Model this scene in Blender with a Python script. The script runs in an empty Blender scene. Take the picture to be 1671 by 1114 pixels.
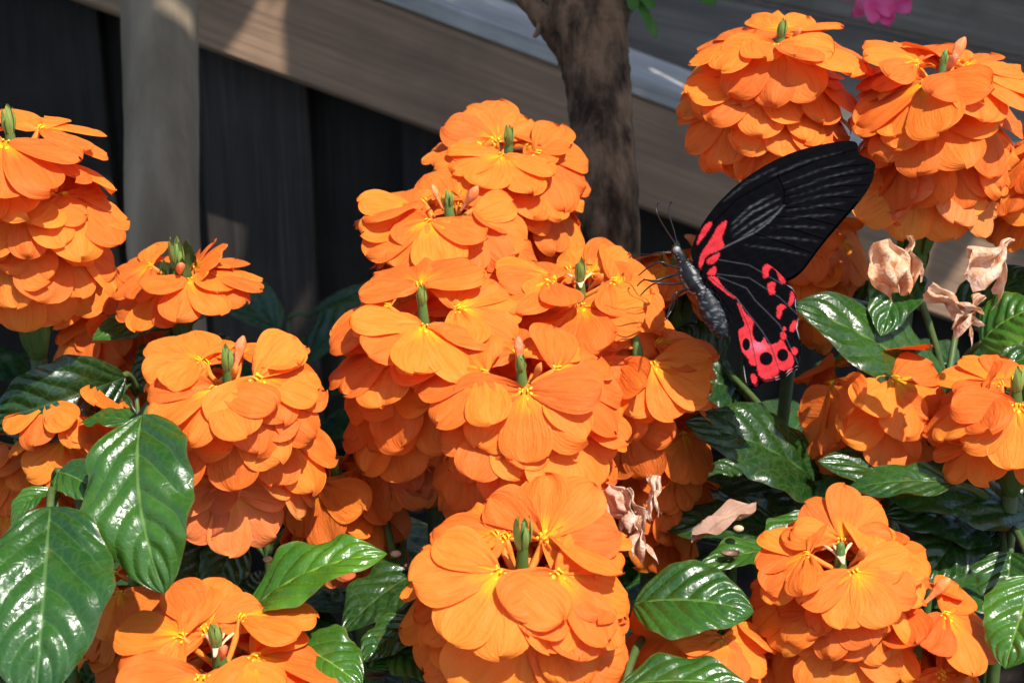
import bpy, math, random
import numpy as np
from mathutils import Vector, Matrix, Quaternion

random.seed(7)
R = math.radians
SC = bpy.context.scene
COL = SC.collection

# ------------------------------------------------------------------ camera
F_PX, CX, CY = 2733.0, 835.5, 557.0          # photograph pixels
PITCH, CAM_Z = R(20), 0.52
CAM = Vector((0, 0, CAM_Z))
FWD = Vector((0, math.cos(PITCH), -math.sin(PITCH)))
UP = Vector((0, math.sin(PITCH), math.cos(PITCH)))
RIGHT = Vector((1, 0, 0))
cd = bpy.data.cameras.new('camera'); cam = bpy.data.objects.new('camera', cd); COL.objects.link(cam)
cam.location = CAM; cam.rotation_euler = (math.pi/2 - PITCH, 0, 0)
cd.sensor_width = 36; cd.lens = 36*F_PX/1671
cd.clip_start = 0.02; cd.clip_end = 200
cd.dof.use_dof = True; cd.dof.focus_distance = 0.465; cd.dof.aperture_fstop = 30
SC.camera = cam

# ------------------------------------------------------------------ light
SUN = Vector((0.31, -0.37, 0.88)).normalized()
w = bpy.data.worlds.new('World'); SC.world = w; w.use_nodes = True
nt = w.node_tree; nt.nodes.clear()
sky = nt.nodes.new('ShaderNodeTexSky'); sky.sky_type = 'NISHITA'; sky.sun_disc = False
sky.sun_elevation = math.asin(SUN.z); sky.sun_rotation = math.atan2(SUN.x, SUN.y)
bg = nt.nodes.new('ShaderNodeBackground'); bg.inputs['Strength'].default_value = 0.148
wo = nt.nodes.new('ShaderNodeOutputWorld')
nt.links.new(sky.outputs[0], bg.inputs[0]); nt.links.new(bg.outputs[0], wo.inputs[0])
sl = bpy.data.lights.new('sun', 'SUN'); sl.energy = 4.8; sl.angle = R(0.53); sl.color = (1, 0.955, 0.88)
so = bpy.data.objects.new('sun', sl); COL.objects.link(so)
so.rotation_euler = SUN.to_track_quat('Z', 'Y').to_euler(); so.location = SUN*5
SC.view_settings.view_transform = 'Standard'; SC.view_settings.look = 'None'
SC.view_settings.exposure = 0.47; SC.view_settings.gamma = 1
SC.cycles.use_denoising = True; SC.cycles.adaptive_threshold = 0.03
SC.cycles.max_bounces = 6; SC.cycles.transmission_bounces = 4; SC.cycles.diffuse_bounces = 4; SC.cycles.glossy_bounces = 2

# ------------------------------------------------------------------ helpers
def at(px, py, d):
    """photo pixel + distance along the optical axis -> world point"""
    return CAM + FWD*d + RIGHT*((px-CX)/F_PX*d) - UP*((py-CY)/F_PX*d)
def on_y(px, py, y):
    v = FWD + RIGHT*((px-CX)/F_PX) - UP*((py-CY)/F_PX)
    return CAM + v*(y/v.y)

class MB:
    def __init__(s): s.v, s.f, s.uv, s.m = [], [], [], []
    def add(s, verts, faces, uvs=None, mi=0):
        b = len(s.v); s.v += [tuple(p) for p in verts]
        s.uv += list(uvs) if uvs is not None else [(0.5, 0.0)]*len(verts)
        for f in faces: s.f.append(tuple(i+b for i in f)); s.m.append(mi)
    def grid(s, P, UV=None, mi=0, close=False):
        nu, nv = len(P), len(P[0])
        vs = [p for row in P for p in row]
        us = [q for row in UV for q in row] if UV else None
        fs = []
        for i in range(nu-1):
            for j in range(nv if close else nv-1):
                k = (j+1) % nv
                fs.append((i*nv+j, (i+1)*nv+j, (i+1)*nv+k, i*nv+k))
        s.add(vs, fs, us, mi)
    def tube(s, pts, rad, seg=8, mi=0, cap=True, flat=1.0):
        pts = [Vector(p) for p in pts]; n = len(pts)
        if not hasattr(rad, '__len__'): rad = [rad]*n
        t0 = (pts[1]-pts[0]).normalized()
        x = t0.orthogonal().normalized()
        P, UV, L = [], [], 0
        for i in range(n):
            t = (pts[min(i+1, n-1)]-pts[max(i-1, 0)]).normalized()
            x = (x - t*x.dot(t)).normalized(); y = t.cross(x)
            if i: L += (pts[i]-pts[i-1]).length
            P.append([pts[i] + (x*math.cos(a)+y*math.sin(a)*flat)*rad[i] for a in [2*math.pi*k/seg for k in range(seg)]])
            UV.append([(L, k/seg) for k in range(seg)])
        b = len(s.v); s.grid(P, UV, mi, True)
        if cap:
            s.f.append(tuple(b+k for k in range(seg))); s.m.append(mi)
            s.f.append(tuple(b+(n-1)*seg+seg-1-k for k in range(seg))); s.m.append(mi)
    def box(s, o, ex, ey, ez, bev=0.0, mi=0):
        """box from corner o along edge vectors, with small chamfer"""
        c = o+(ex+ey+ez)/2; L = [e.length/2 for e in (ex, ey, ez)]
        A = [e.normalized() for e in (ex, ey, ez)]
        vs, idx = [], {}
        for sx in (-1, 1):
            for sy in (-1, 1):
                for sz in (-1, 1):
                    for k in range(3):
                        q = [L[0]*sx, L[1]*sy, L[2]*sz]
                        for m, sg in enumerate((sx, sy, sz)):
                            if m != k: q[m] -= bev*sg
                        idx[(sx, sy, sz, k)] = len(vs); vs.append(c+A[0]*q[0]+A[1]*q[1]+A[2]*q[2])
        fs = []
        for k in range(3):
            a, b_ = [(1, 2), (2, 0), (0, 1)][k]
            for sg in (-1, 1):
                lo = []
                for (p, q) in ((-1, -1), (1, -1), (1, 1), (-1, 1)):
                    t = [0, 0, 0]; t[k] = sg; t[a] = p; t[b_] = q; lo.append(idx[(*t, k)])
                fs.append(lo if sg > 0 else lo[::-1])
            for p in (-1, 1):           # edges parallel to axis k
                for q in (-1, 1):
                    t1 = [0, 0, 0]; t1[a] = p; t1[b_] = q; t2 = list(t1); t1[k] = -1; t2[k] = 1
                    fs.append((idx[(*t1, a)], idx[(*t2, a)], idx[(*t2, b_)], idx[(*t1, b_)]))
        for sx in (-1, 1):
            for sy in (-1, 1):
                for sz in (-1, 1): fs.append(tuple(idx[(sx, sy, sz, k)] for k in range(3)))
        s.add(vs, fs, [(0, 0)]*len(vs), mi)
    def mesh(s, name, mats, smooth=True):
        me = bpy.data.meshes.new(name); me.from_pydata(s.v, [], s.f)
        for m in (mats if isinstance(mats, (list, tuple)) else [mats]): me.materials.append(m)
        me.polygons.foreach_set('use_smooth', [smooth]*len(s.f))
        me.polygons.foreach_set('material_index', s.m)
        ul = me.uv_layers.new(name='UVMap')
        li = np.empty(len(me.loops), dtype=np.int32); me.loops.foreach_get('vertex_index', li)
        ul.data.foreach_set('uv', np.array(s.uv, dtype=np.float32)[li].ravel())
        me.update(); return me
    def build(s, name, mats, parent=None, smooth=True): return link(name, s.mesh(name, mats, smooth), parent)

def link(name, data, parent=None, M=None, color=None):
    o = bpy.data.objects.new(name, data); COL.objects.link(o)
    if parent is not None: o.parent = parent
    if M is not None: o.matrix_basis = M
    if color is not None: o.color = color
    return o
def tag(o, label, cat, group=None, kind=None):
    o['label'] = label
    if cat: o['category'] = cat
    if group: o['group'] = group
    if kind: o['kind'] = kind
    return o
def struct(o, label): o['kind'] = 'structure'; o['label'] = label; return o
def frame(x, zhint, o):
    X = x.normalized(); Z = (zhint - X*zhint.dot(X)).normalized(); Y = Z.cross(X)
    return Matrix(((X.x, Y.x, Z.x, o.x), (X.y, Y.y, Z.y, o.y), (X.z, Y.z, Z.z, o.z), (0, 0, 0, 1)))
def bez(a, b, c, n=8):
    return [a*(1-t)**2 + b*2*t*(1-t) + c*t*t for t in [i/(n-1) for i in range(n)]]
def rnd(a, b): return random.uniform(a, b)

# ------------------------------------------------------------------ materials
class NT:
    def __init__(s, name):
        s.m = bpy.data.materials.new(name); s.m.use_nodes = True; s.t = s.m.node_tree; s.t.nodes.clear()
        s.out = s.t.nodes.new('ShaderNodeOutputMaterial')
    def n(s, typ, **kw):
        nd = s.t.nodes.new(typ)
        for k, v in kw.items(): setattr(nd, k, v)
        return nd
    def l(s, a, b): s.t.links.new(a, b)
    def put(s, sock, v):
        if hasattr(v, 'is_linked') or isinstance(v, bpy.types.NodeSocket): s.l(v, sock)
        else: sock.default_value = v
    def math(s, op, a, b=None, clamp=False):
        nd = s.n('ShaderNodeMath', operation=op, use_clamp=clamp); s.put(nd.inputs[0], a)
        if b is not None: s.put(nd.inputs[1], b)
        return nd.outputs[0]
    def mix(s, fac, a, b, blend='MIX'):
        nd = s.n('ShaderNodeMix', data_type='RGBA', blend_type=blend)
        s.put(nd.inputs[0], fac); s.put(nd.inputs[6], a if not isinstance(a, tuple) else (*a, 1)[:4]); s.put(nd.inputs[7], b if not isinstance(b, tuple) else (*b, 1)[:4])
        return nd.outputs[2]
    def ramp(s, fac, stops):
        nd = s.n('ShaderNodeMapRange', interpolation_type='SMOOTHSTEP'); s.put(nd.inputs[0], fac)
        nd.inputs[1].default_value, nd.inputs[2].default_value = stops[0], stops[1]
        nd.inputs[3].default_value, nd.inputs[4].default_value = (stops[2], stops[3]) if len(stops) > 2 else (0, 1)
        return nd.outputs[0]
    def noise(s, vec, scale, detail=4, rough=0.55, sc3=None):
        if sc3:
            mp = s.n('ShaderNodeMapping'); mp.inputs['Scale'].default_value = sc3; s.l(vec, mp.inputs[0]); vec = mp.outputs[0]
        nd = s.n('ShaderNodeTexNoise'); s.l(vec, nd.inputs['Vector'])
        nd.inputs['Scale'].default_value = scale; nd.inputs['Detail'].default_value = detail; nd.inputs['Roughness'].default_value = rough
        return nd.outputs[0]
    def bump(s, h, strength, dist):
        nd = s.n('ShaderNodeBump'); nd.inputs['Strength'].default_value = strength; nd.inputs['Distance'].default_value = dist
        s.l(h, nd.inputs['Height']); return nd.outputs[0]
    def bsdf(s, col, rough, spec=0.5, normal=None, coat=0):
        b = s.n('ShaderNodeBsdfPrincipled'); s.put(b.inputs['Base Color'], (*col, 1) if isinstance(col, tuple) else col)
        s.put(b.inputs['Roughness'], rough); b.inputs['Specular IOR Level'].default_value = spec
        if coat: b.inputs['Coat Weight'].default_value = coat; b.inputs['Coat Roughness'].default_value = 0.12
        if normal is not None: s.l(normal, b.inputs['Normal'])
        return b
    def done(s, sh): s.l(sh.outputs[0] if hasattr(sh, 'outputs') else sh, s.out.inputs[0]); return s.m
    def uv(s):
        t = s.n('ShaderNodeTexCoord'); sp = s.n('ShaderNodeSeparateXYZ'); s.l(t.outputs['UV'], sp.inputs[0])
        return t, sp.outputs[0], sp.outputs[1]

def mat_petal():
    s = NT('orange_petal'); t, u, v = s.uv(); oi = s.n('ShaderNodeObjectInfo')
    cb = s.n('ShaderNodeCombineXYZ'); s.l(u, cb.inputs[0]); s.l(v, cb.inputs[1]); s.l(s.math('MULTIPLY', oi.outputs['Random'], 37.0), cb.inputs[2])
    n1 = s.noise(cb.outputs[0], 1.0, 2, 0.55, (2.0, 7.5, 1.0))          # veins along the petal
    n2 = s.noise(cb.outputs[0], 1.0, 3, 0.6, (3.0, 2.4, 1.0))           # blotches
    
    col = s.mix(s.ramp(n1, (0.45, 0.72)), (0.92, 0.235, 0.030), (0.88, 0.185, 0.020))
    col = s.mix(s.ramp(n2, (0.45, 0.75, 0, 0.7)), col, (0.95, 0.285, 0.055))
    n3 = s.noise(cb.outputs[0], 1.0, 2, 0.5, (1.8, 30.0, 1.0))
    vn = s.math('MULTIPLY', s.ramp(n3, (0.55, 0.70)), s.ramp(u, (1.0, 0.35, 0.10, 0.32)))
    col = s.mix(vn, col, (0.76, 0.13, 0.006))
    av = s.math('ABSOLUTE', v)
    ye = s.math('MULTIPLY', s.ramp(s.math('ADD', u, s.math('MULTIPLY', s.math('SUBTRACT', n1, 0.5), 0.10)), (0.46, 0.06)), s.ramp(av, (1.0, 0.15)))
    flag = s.math('GREATER_THAN', oi.outputs['Alpha'], 0.5)             # lower lobes carry the yellow guide
    col = s.mix(s.math('MULTIPLY', ye, flag), col, (0.95, 0.50, 0.015))
    col = s.mix(1.0, col, oi.outputs['Color'], 'MULTIPLY')
    hv = s.n('ShaderNodeHueSaturation'); s.l(col, hv.inputs['Color'])
    s.l(s.ramp(oi.outputs['Random'], (0, 1, 0.90, 1.06)), hv.inputs['Value']); s.l(s.ramp(oi.outputs['Random'], (0, 1, 0.494, 0.506)), hv.inputs['Hue'])
    h = s.math('ADD', s.math('MULTIPLY', n1, 0.6), s.math('ADD', n2, s.math('MULTIPLY', n3, -0.15)))
    n4 = s.noise(cb.outputs[0], 1.0, 3, 0.65, (16.0, 13.0, 1.0))
    nm = s.bump(s.math('ADD', h, s.math('MULTIPLY', n4, 0.42)), 0.5, 0.0011)
    b = s.bsdf(hv.outputs[0], 0.6, 0.18, nm)
    tr = s.n('ShaderNodeBsdfTranslucent'); s.l(s.mix(1.0, hv.outputs[0], (1.0, 0.58, 0.35), 'MULTIPLY'), tr.inputs[0])
    mx = s.n('ShaderNodeMixShader'); mx.inputs[0].default_value = 0.35; s.l(b.outputs[0], mx.inputs[1]); s.l(tr.outputs[0], mx.inputs[2])
    return s.done(mx)

def mat_withered():
    s = NT('withered_petal'); t = s.n('ShaderNodeTexCoord'); oi = s.n('ShaderNodeObjectInfo')
    n1 = s.noise(t.outputs['Object'], 3.5, 4, 0.6); n2 = s.noise(t.outputs['Object'], 11, 4, 0.65)
    col = s.mix(s.ramp(n1, (0.35, 0.68)), (0.80, 0.64, 0.50), (0.68, 0.36, 0.20))
    col = s.mix(1.0, col, oi.outputs['Color'], 'MULTIPLY')
    nm = s.bump(s.math('ADD', n1, s.math('MULTIPLY', n2, 0.5)), 0.9, 0.0015)
    b = s.bsdf(col, 0.7, 0.2, nm); tr = s.n('ShaderNodeBsdfTranslucent'); s.l(col, tr.inputs[0])
    mx = s.n('ShaderNodeMixShader'); mx.inputs[0].default_value = 0.25; s.l(b.outputs[0], mx.inputs[1]); s.l(tr.outputs[0], mx.inputs[2])
    return s.done(mx)

def mat_leaf():
    s = NT('glossy_leaf'); t, u, v = s.uv(); oi = s.n('ShaderNodeObjectInfo'); av = s.math('ABSOLUTE', v)
    mid = s.ramp(av, (0.040, 0.012))
    ph = s.math('ADD', s.math('SUBTRACT', s.math('MULTIPLY', u, 6.0), s.math('MULTIPLY', s.math('POWER', av, 1.25), 2.1)), s.math('ADD', s.math('MULTIPLY', s.math('GREATER_THAN', v, 0.0), 0.35), s.math('MULTIPLY', s.math('SINE', s.math('MULTIPLY', u, 9.0)), 0.15)))
    lat = s.math('ABSOLUTE', s.math('SINE', s.math('MULTIPLY', ph, math.pi)))
    latm = s.math('MULTIPLY', s.ramp(lat, (0.17, 0.04)), s.ramp(av, (1.0, 0.75)))
    n1 = s.noise(t.outputs['Object'], 42, 2, 0.5); n2 = s.noise(t.outputs['Object'], 260, 4, 0.6); n3 = s.noise(t.outputs['Object'], 900, 2, 0.5)
    col = s.mix(s.ramp(n1, (0.3, 0.7)), (0.016, 0.066, 0.010), (0.036, 0.115, 0.016))
    col = s.mix(s.math('MULTIPLY', latm, 0.24), col, (0.11, 0.23, 0.05))
    col = s.mix(s.math('MULTIPLY', mid, 0.55), col, (0.17, 0.30, 0.08))
    col = s.mix(s.ramp(n2, (0.62, 0.76, 0, 0.25)), col, (0.07, 0.12, 0.02))
    edge = s.ramp(s.math('ADD', av, s.math('MULTIPLY', s.math('SUBTRACT', n2, 0.5), 0.22)), (0.93, 1.03, 0, 0.6))
    col = s.mix(edge, col, (0.13, 0.10, 0.03))
    col = s.mix(1.0, col, oi.outputs['Color'], 'MULTIPLY')
    vo = s.n('ShaderNodeTexVoronoi', feature='DISTANCE_TO_EDGE'); vo.inputs['Scale'].default_value = 330; s.l(t.outputs['Object'], vo.inputs['Vector'])
    ret = s.ramp(vo.outputs['Distance'], (0.0, 0.14))
    col = s.mix(s.math('MULTIPLY', s.math('SUBTRACT', 1.0, ret), 0.16), col, (0.09, 0.17, 0.04))
    spot = s.ramp(s.noise(t.outputs['Object'], 120, 2, 0.5), (0.70, 0.78, 0, 0.5)); col = s.mix(spot, col, (0.10, 0.11, 0.02))
    h = s.math('ADD', s.math('ADD', s.math('MULTIPLY', n2, 0.22), s.math('MULTIPLY', ret, 0.035)), s.math('ADD', s.math('MULTIPLY', n1, 3.4), s.math('MULTIPLY', lat, 0.25)))
    nm = s.bump(s.math('ADD', h, s.math('MULTIPLY', n3, 0.05)), 0.55, 0.0018)
    b = s.bsdf(col, s.ramp(n2, (0.3, 0.75, 0.20, 0.40)), 0.55, nm)
    tr = s.n('ShaderNodeBsdfTranslucent'); s.l(s.mix(1.0, col, (1.6, 2.0, 0.6), 'MULTIPLY'), tr.inputs[0])
    mx = s.n('ShaderNodeMixShader'); mx.inputs[0].default_value = 0.16; s.l(b.outputs[0], mx.inputs[1]); s.l(tr.outputs[0], mx.inputs[2])
    return s.done(mx)

def mat_plain(name, c1, c2, scale, rough=0.6, spec=0.3, bstr=0.5, bd=0.001, sc3=None, obj=False, trans=0):
    s = NT(name); t = s.n('ShaderNodeTexCoord')
    n1 = s.noise(t.outputs['Object'], scale, 5, 0.6, sc3)
    col = s.mix(s.ramp(n1, (0.3, 0.7)), c1, c2)
    if obj: oi = s.n('ShaderNodeObjectInfo'); col = s.mix(1.0, col, oi.outputs['Color'], 'MULTIPLY')
    b = s.bsdf(col, rough, spec, s.bump(n1, bstr, bd))
    if not trans: return s.done(b)
    tr = s.n('ShaderNodeBsdfTranslucent'); s.l(col, tr.inputs[0])
    mx = s.n('ShaderNodeMixShader'); mx.inputs[0].default_value = trans; s.l(b.outputs[0], mx.inputs[1]); s.l(tr.outputs[0], mx.inputs[2])
    return s.done(mx)

def mat_wood(name, c1, c2, c3, rough=0.75):
    """grain runs along the UV u direction (metres)"""
    s = NT(name); t = s.n('ShaderNodeTexCoord'); oi = s.n('ShaderNodeObjectInfo')
    ad = s.n('ShaderNodeVectorMath', operation='ADD'); s.l(t.outputs['Object'], ad.inputs[0])
    cb = s.n('ShaderNodeCombineXYZ'); r = s.math('MULTIPLY', oi.outputs['Random'], 5.0)
    for i in range(3): s.l(r, cb.inputs[i])
    s.l(cb.outputs[0], ad.inputs[1]); V = ad.outputs[0]
    g1 = s.noise(V, 1, 5, 0.6, (5, 90, 90)); g2 = s.noise(V, 1, 4, 0.6, (9, 420, 420)); g3 = s.noise(V, 9, 5, 0.65)
    col = s.mix(s.ramp(g1, (0.35, 0.68)), c1, c2)
    col = s.mix(s.ramp(g2, (0.5, 0.72, 0, 0.55)), col, c3)
    col = s.mix(s.ramp(g3, (0.45, 0.75, 0, 0.6)), col, c3)
    col = s.mix(1.0, col, oi.outputs['Color'], 'MULTIPLY')
    nm = s.bump(s.math('ADD', g1, s.math('MULTIPLY', g2, 0.6)), 0.5, 0.002)
    return s.done(s.bsdf(col, rough, 0.3, nm))

def mat_vc(name, rough, spec, sheen=0.0):
    s = NT(name); a = s.n('ShaderNodeVertexColor', layer_name='Col'); t = s.n('ShaderNodeTexCoord')
    n = s.noise(t.outputs['Object'], 900, 3, 0.6)
    b = s.bsdf(s.mix(1.0, a.outputs[0], s.mix(n, (0.75, 0.75, 0.75), (1.25, 1.25, 1.25)), 'MULTIPLY'), rough, spec, s.bump(n, 0.25, 0.0003))
    b.inputs['Sheen Weight'].default_value = sheen; b.inputs['Sheen Roughness'].default_value = 0.4
    return s.done(b)

M = dict(
    petal=mat_petal(), wither=mat_withered(), leaf=mat_leaf(),
    tube=mat_plain('flower_tube', (0.88, 0.36, 0.06), (0.88, 0.26, 0.03), 6, 0.5, 0.3, 0.3, 0.0005, trans=0.25),
    eye=mat_plain('yellow_eye', (0.92, 0.60, 0.02), (0.90, 0.48, 0.02), 8, 0.5, 0.3, 0.3, 0.0005),
    bud=mat_plain('peach_bud', (0.84, 0.30, 0.10), (0.80, 0.42, 0.26), 5, 0.5, 0.35, 0.5, 0.0008, obj=True, trans=0.2),
    stamen=mat_plain('pale_stamen', (0.85, 0.62, 0.40), (0.85, 0.50, 0.22), 6, 0.5, 0.3, 0.2, 0.0003),
    bract=mat_plain('green_bract', (0.10, 0.20, 0.04), (0.17, 0.27, 0.07), 8, 0.5, 0.35, 0.5, 0.0006, (.3, 3, 1), True, trans=0.15),
    stem=mat_plain('green_stem', (0.05, 0.10, 0.025), (0.09, 0.13, 0.035), 150, 0.5, 0.35, 0.4, 0.0006),
    husk=mat_plain('brown_husk', (0.10, 0.045, 0.025), (0.17, 0.09, 0.055), 400, 0.4, 0.5, 0.6, 0.0006),
    crumb=mat_plain('tan_crumb', (0.55, 0.36, 0.18), (0.62, 0.48, 0.30), 300, 0.6, 0.3, 0.6, 0.0006),
    dead=mat_plain('dead_leaf', (0.30, 0.16, 0.10), (0.42, 0.27, 0.19), 130, 0.7, 0.25, 0.8, 0.0012),
    soil=mat_plain('soil', (0.010, 0.008, 0.007), (0.028, 0.020, 0.015), 45, 0.95, 0.1, 1.0, 0.01),
    bark=mat_plain('brown_bark', (0.030, 0.017, 0.010), (0.27, 0.165, 0.095), 120, 0.85, 0.2, 1.0, 0.005, (1, 1, 0.38)),
    bark2=mat_plain('grey_bark', (0.19, 0.145, 0.095), (0.34, 0.265, 0.18), 42, 0.8, 0.25, 0.5, 0.0012, (1.0, 1.0, 0.22)),
    canopy=mat_plain('tree_leaf', (0.03, 0.09, 0.02), (0.05, 0.14, 0.025), 40, 0.45, 0.4, 0.3, 0.001, trans=0.15),
    sprig=mat_plain('fresh_leaf', (0.05, 0.15, 0.02), (0.09, 0.22, 0.03), 90, 0.45, 0.4, 0.4, 0.0008, trans=0.25),
    rail=mat_wood('brown_board', (0.40, 0.25, 0.155), (0.28, 0.175, 0.11), (0.18, 0.12, 0.085)),
    cap=mat_wood('silvered_board', (0.52, 0.50, 0.47), (0.38, 0.365, 0.345), (0.22, 0.21, 0.20)),
    grey=mat_wood('weathered_board', (0.36, 0.31, 0.26), (0.24, 0.205, 0.17), (0.14, 0.12, 0.10)),
    dark=mat_wood('black_stained_plank', (0.021, 0.0165, 0.013), (0.012, 0.0095, 0.008), (0.042, 0.034, 0.028), 0.65),
    wing=mat_vc('wing_scales', 0.6, 0.012, 0.0), body=mat_vc('butterfly_body', 0.5, 0.28),
    black=mat_plain('black_chitin', (0.006, 0.006, 0.007), (0.012, 0.012, 0.013), 300, 0.3, 0.5, 0.2, 0.0002),
    bfeye=mat_plain('grey_eye', (0.30, 0.30, 0.31), (0.16, 0.16, 0.17), 800, 0.25, 0.6, 0.2, 0.0001),
    pink=mat_plain('pink_petal', (0.85, 0.06, 0.24), (0.88, 0.16, 0.36), 160, 0.5, 0.3, 0.5, 0.001, trans=0.3),
)

# ------------------------------------------------------------------ ground
g = MB(); N = 40
def gz(x, y): return 0.012*math.sin(9*x+3*y)*math.cos(7*y-2*x)+0.006*math.sin(31*x)*math.cos(27*y)
xs = sorted([-12, -6, -3, -1.6] + [-1+i*0.05 for i in range(41)] + [1.6, 3, 6, 12])
ys = sorted([-10, -5, -2, -1] + [-0.5+i*0.05 for i in range(38)] + [2.2, 4, 8, 14])
g.grid([[Vector((x, y, gz(x, y) if abs(x) < 1.5 and -1 < y < 2 else 0)) for y in ys] for x in xs])
struct(g.build('ground', M['soil']), 'dark bare soil of the flower bed')

# ------------------------------------------------------------------ fence, railing, boards
YF = 1.12
def board(parent, name, p0, p1, h, t, mat, col=(1, 1, 1, 1), back=1.0):
    """a board whose lower front edge runs p0->p1, of height h and thickness t towards +y (local X = length)"""
    e = (p1-p0); L = e.length; X = e.normalized(); Y = Vector((0, 1, 0)); Y = (Y-X*Y.dot(X)).normalized(); Z = X.cross(Y)
    m = MB(); m.box(Vector((0, 0, 0)), Vector((L, 0, 0)), Vector((0, t, 0)), Vector((0, 0, h)), min(h, t)*0.08)
    Mx = Matrix(((X.x, Y.x, Z.x, p0.x), (X.y, Y.y, Z.y, p0.y), (X.z, Y.z, Z.z, p0.z), (0, 0, 0, 1)))
    o = m.build(name, mat, parent, smooth=False); o.matrix_basis = Mx; o.color = col
    return o
def ext(a, b, l, r): d = (b-a).normalized(); return a-d*l, b+d*r

fence = tag(link('plank_fence', None), 'black stained upright planks below the sloping rail', 'fence')
fence.location = (0, 0, 0)
x = -1.6; k = 0
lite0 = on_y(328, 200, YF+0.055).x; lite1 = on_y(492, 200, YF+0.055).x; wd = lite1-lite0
x = lite0-wd*22
for k in range(58):
    x0 = lite0+(k-22)*wd
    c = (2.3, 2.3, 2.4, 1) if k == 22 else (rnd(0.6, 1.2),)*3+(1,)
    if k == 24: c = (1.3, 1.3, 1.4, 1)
    m = MB(); m.box(Vector((0, 0, 0)), Vector((1.2, 0, 0)), Vector((0, 0.018, 0)), Vector((0, 0, wd+0.006)), 0.0015)
    o = m.build('plank', M['dark'], fence, smooth=False); o.color = c
    # local X (grain) points up
    o.matrix_basis = Matrix(((0, 0, 1, x0), (0, 1, 0, YF+0.050+0.021*(k % 2)+rnd(0, 0.002)), (1, 0, 0, -1.2+0.0), (0, 0, 0, 1)))
P0, P1 = on_y(325, 78, YF), on_y(1160, 383, YF)
Q0 = on_y(663, 0, YF)
e = (P1-P0).normalized(); hrail = abs((Q0-P0).cross(e).length)
# planks end just under the rail: top follows the rail line
for o in fence.children:
    xx = o.matrix_basis.translation.x
    zt = P0.z+(xx-P0.x)*e.z/e.x+0.05
    o.matrix_basis = Matrix.Translation((0, 0, max(zt, 0.04))) @ o.matrix_basis
railing = tag(link('wooden_railing', None), 'sloping brown timber rail with silvered cap running behind the flowers', 'railing')
a, b = ext(P0, P1, 1.0, 0.75)
board(railing, 'rail_board', a, b, hrail-0.006, 0.04, M['rail'])
up_r = Vector((-e.z, 0, e.x))
capo = up_r*(hrail-0.0055)+Vector((0, -0.004, 0))
board(railing, 'cap_board', a+capo, b+capo, 0.012, 0.115, M['cap'])
for s in (-0.75, 0.62):
    m = MB(); pz = P0+e*s
    m.box(Vector((pz.x-0.04, YF+0.075, -0.05)), Vector((0.08, 0, 0)), Vector((0, 0.04, 0)), Vector((0, 0, P0.z+(s)*e.z+0.08)), 0.003)
    m.build('post', M['rail'], railing, smooth=False)
back = tag(link('board_wall', None), 'weathered grey boards stacked behind the silvered cap rail', 'wall')
Y2 = YF+0.34
B0, B1 = on_y(1060, -14, Y2), on_y(1671, 120, Y2)
e2 = (B1-B0).normalized(); u2 = Vector((-e2.z, 0, e2.x))
for i in range(-4, 4):
    a, b = ext(B0+u2*(0.115*i), B1+u2*(0.115*i), 1.6, 1.0)
    d = Vector((0, 0.022*i if i > 0 else 0.10, 0))
    board(back, 'board', a+d, b+d, 0.110, 0.03, M['grey'], (rnd(0.8, 1.15),)*3+(1,) if i >= 0 else (0.75, 0.76, 0.80, 1))  # lower boards: darker, cooler tint paints in their sky-lit shade

# ------------------------------------------------------------------ trees (trunks seen, crowns above the frame shade the fence)
def bark_tube(pts, rad, seg, bump, seed, nn=60):
    rr = random.Random(seed); pts = [Vector(p) for p in pts]
    n = len(pts); P, Rd = [], []
    for i in range(nn):
        t = i/(nn-1)*(n-1); k = min(int(t), n-2); f = t-k
        p0, p1, p2, p3 = pts[max(k-1, 0)], pts[k], pts[k+1], pts[min(k+2, n-1)]
        P.append(0.5*((2*p1)+(p2-p0)*f+(2*p0-5*p1+4*p2-p3)*f*f+(3*p1-p0-3*p2+p3)*f**3))
        Rd.append((rad[k]*(1-f)+rad[k+1]*f)*(1+rr.uniform(-bump, bump)))
    m = MB(); m.tube(P, Rd, seg)
    for i, v in enumerate(m.v):
        q = Vector(v); j = 1+bump*0.8*math.sin(q.z*90+q.x*300+seed)*math.sin(q.y*260+q.z*41)
        c = P[min(i//seg, nn-1)]; m.v[i] = tuple(c+(q-c)*j)
    return m
def add_crown(root, c, ext_, n, seed, lit=None):
    rr = random.Random(seed); m = MB()
    for i in range(n):
        p = Vector((c.x+rr.uniform(-1, 1)*ext_[0], c.y+rr.uniform(-1, 1)*ext_[1], c.z+rr.gauss(0, 0.5)*ext_[2]))
        if lit:
            k = (p.y-YF)/SUN.y; q = p-SUN*k          # where this leaf's shadow meets the rail plane
            if any(abs(q.x-x_) < w_ and abs(q.z-z_) < h_ for (x_, z_, w_, h_) in lit): continue
        d = Vector((rr.uniform(-1, 1), rr.uniform(-1, 1), rr.uniform(-0.7, 0.15))).normalized()
        nrm = (SUN*0.8+Vector((rr.uniform(-.7, .7), rr.uniform(-.7, .7), rr.uniform(0, .8)))).normalized()
        L = rr.uniform(0.05, 0.085); W = L*rr.uniform(0.24, 0.33); F = frame(d, nrm, p)
        pr = [(0, 0, 0), (.3, -1, .12), (.3, 0, 0), (.3, 1, .12), (.7, -.8, .06), (.7, 0, -.04), (.7, .8, .06), (1, 0, -.15)]
        vs = [F @ Vector((a*L, b_*W, z*L)) for a, b_, z in pr]
        m.add(vs, [(0, 1, 2), (0, 2, 3), (1, 4, 5, 2), (2, 5, 6, 3), (4, 7, 5), (5, 7, 6)])
    o = m.build('crown', M['canopy'], root, smooth=False); o['kind'] = 'stuff'

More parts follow.
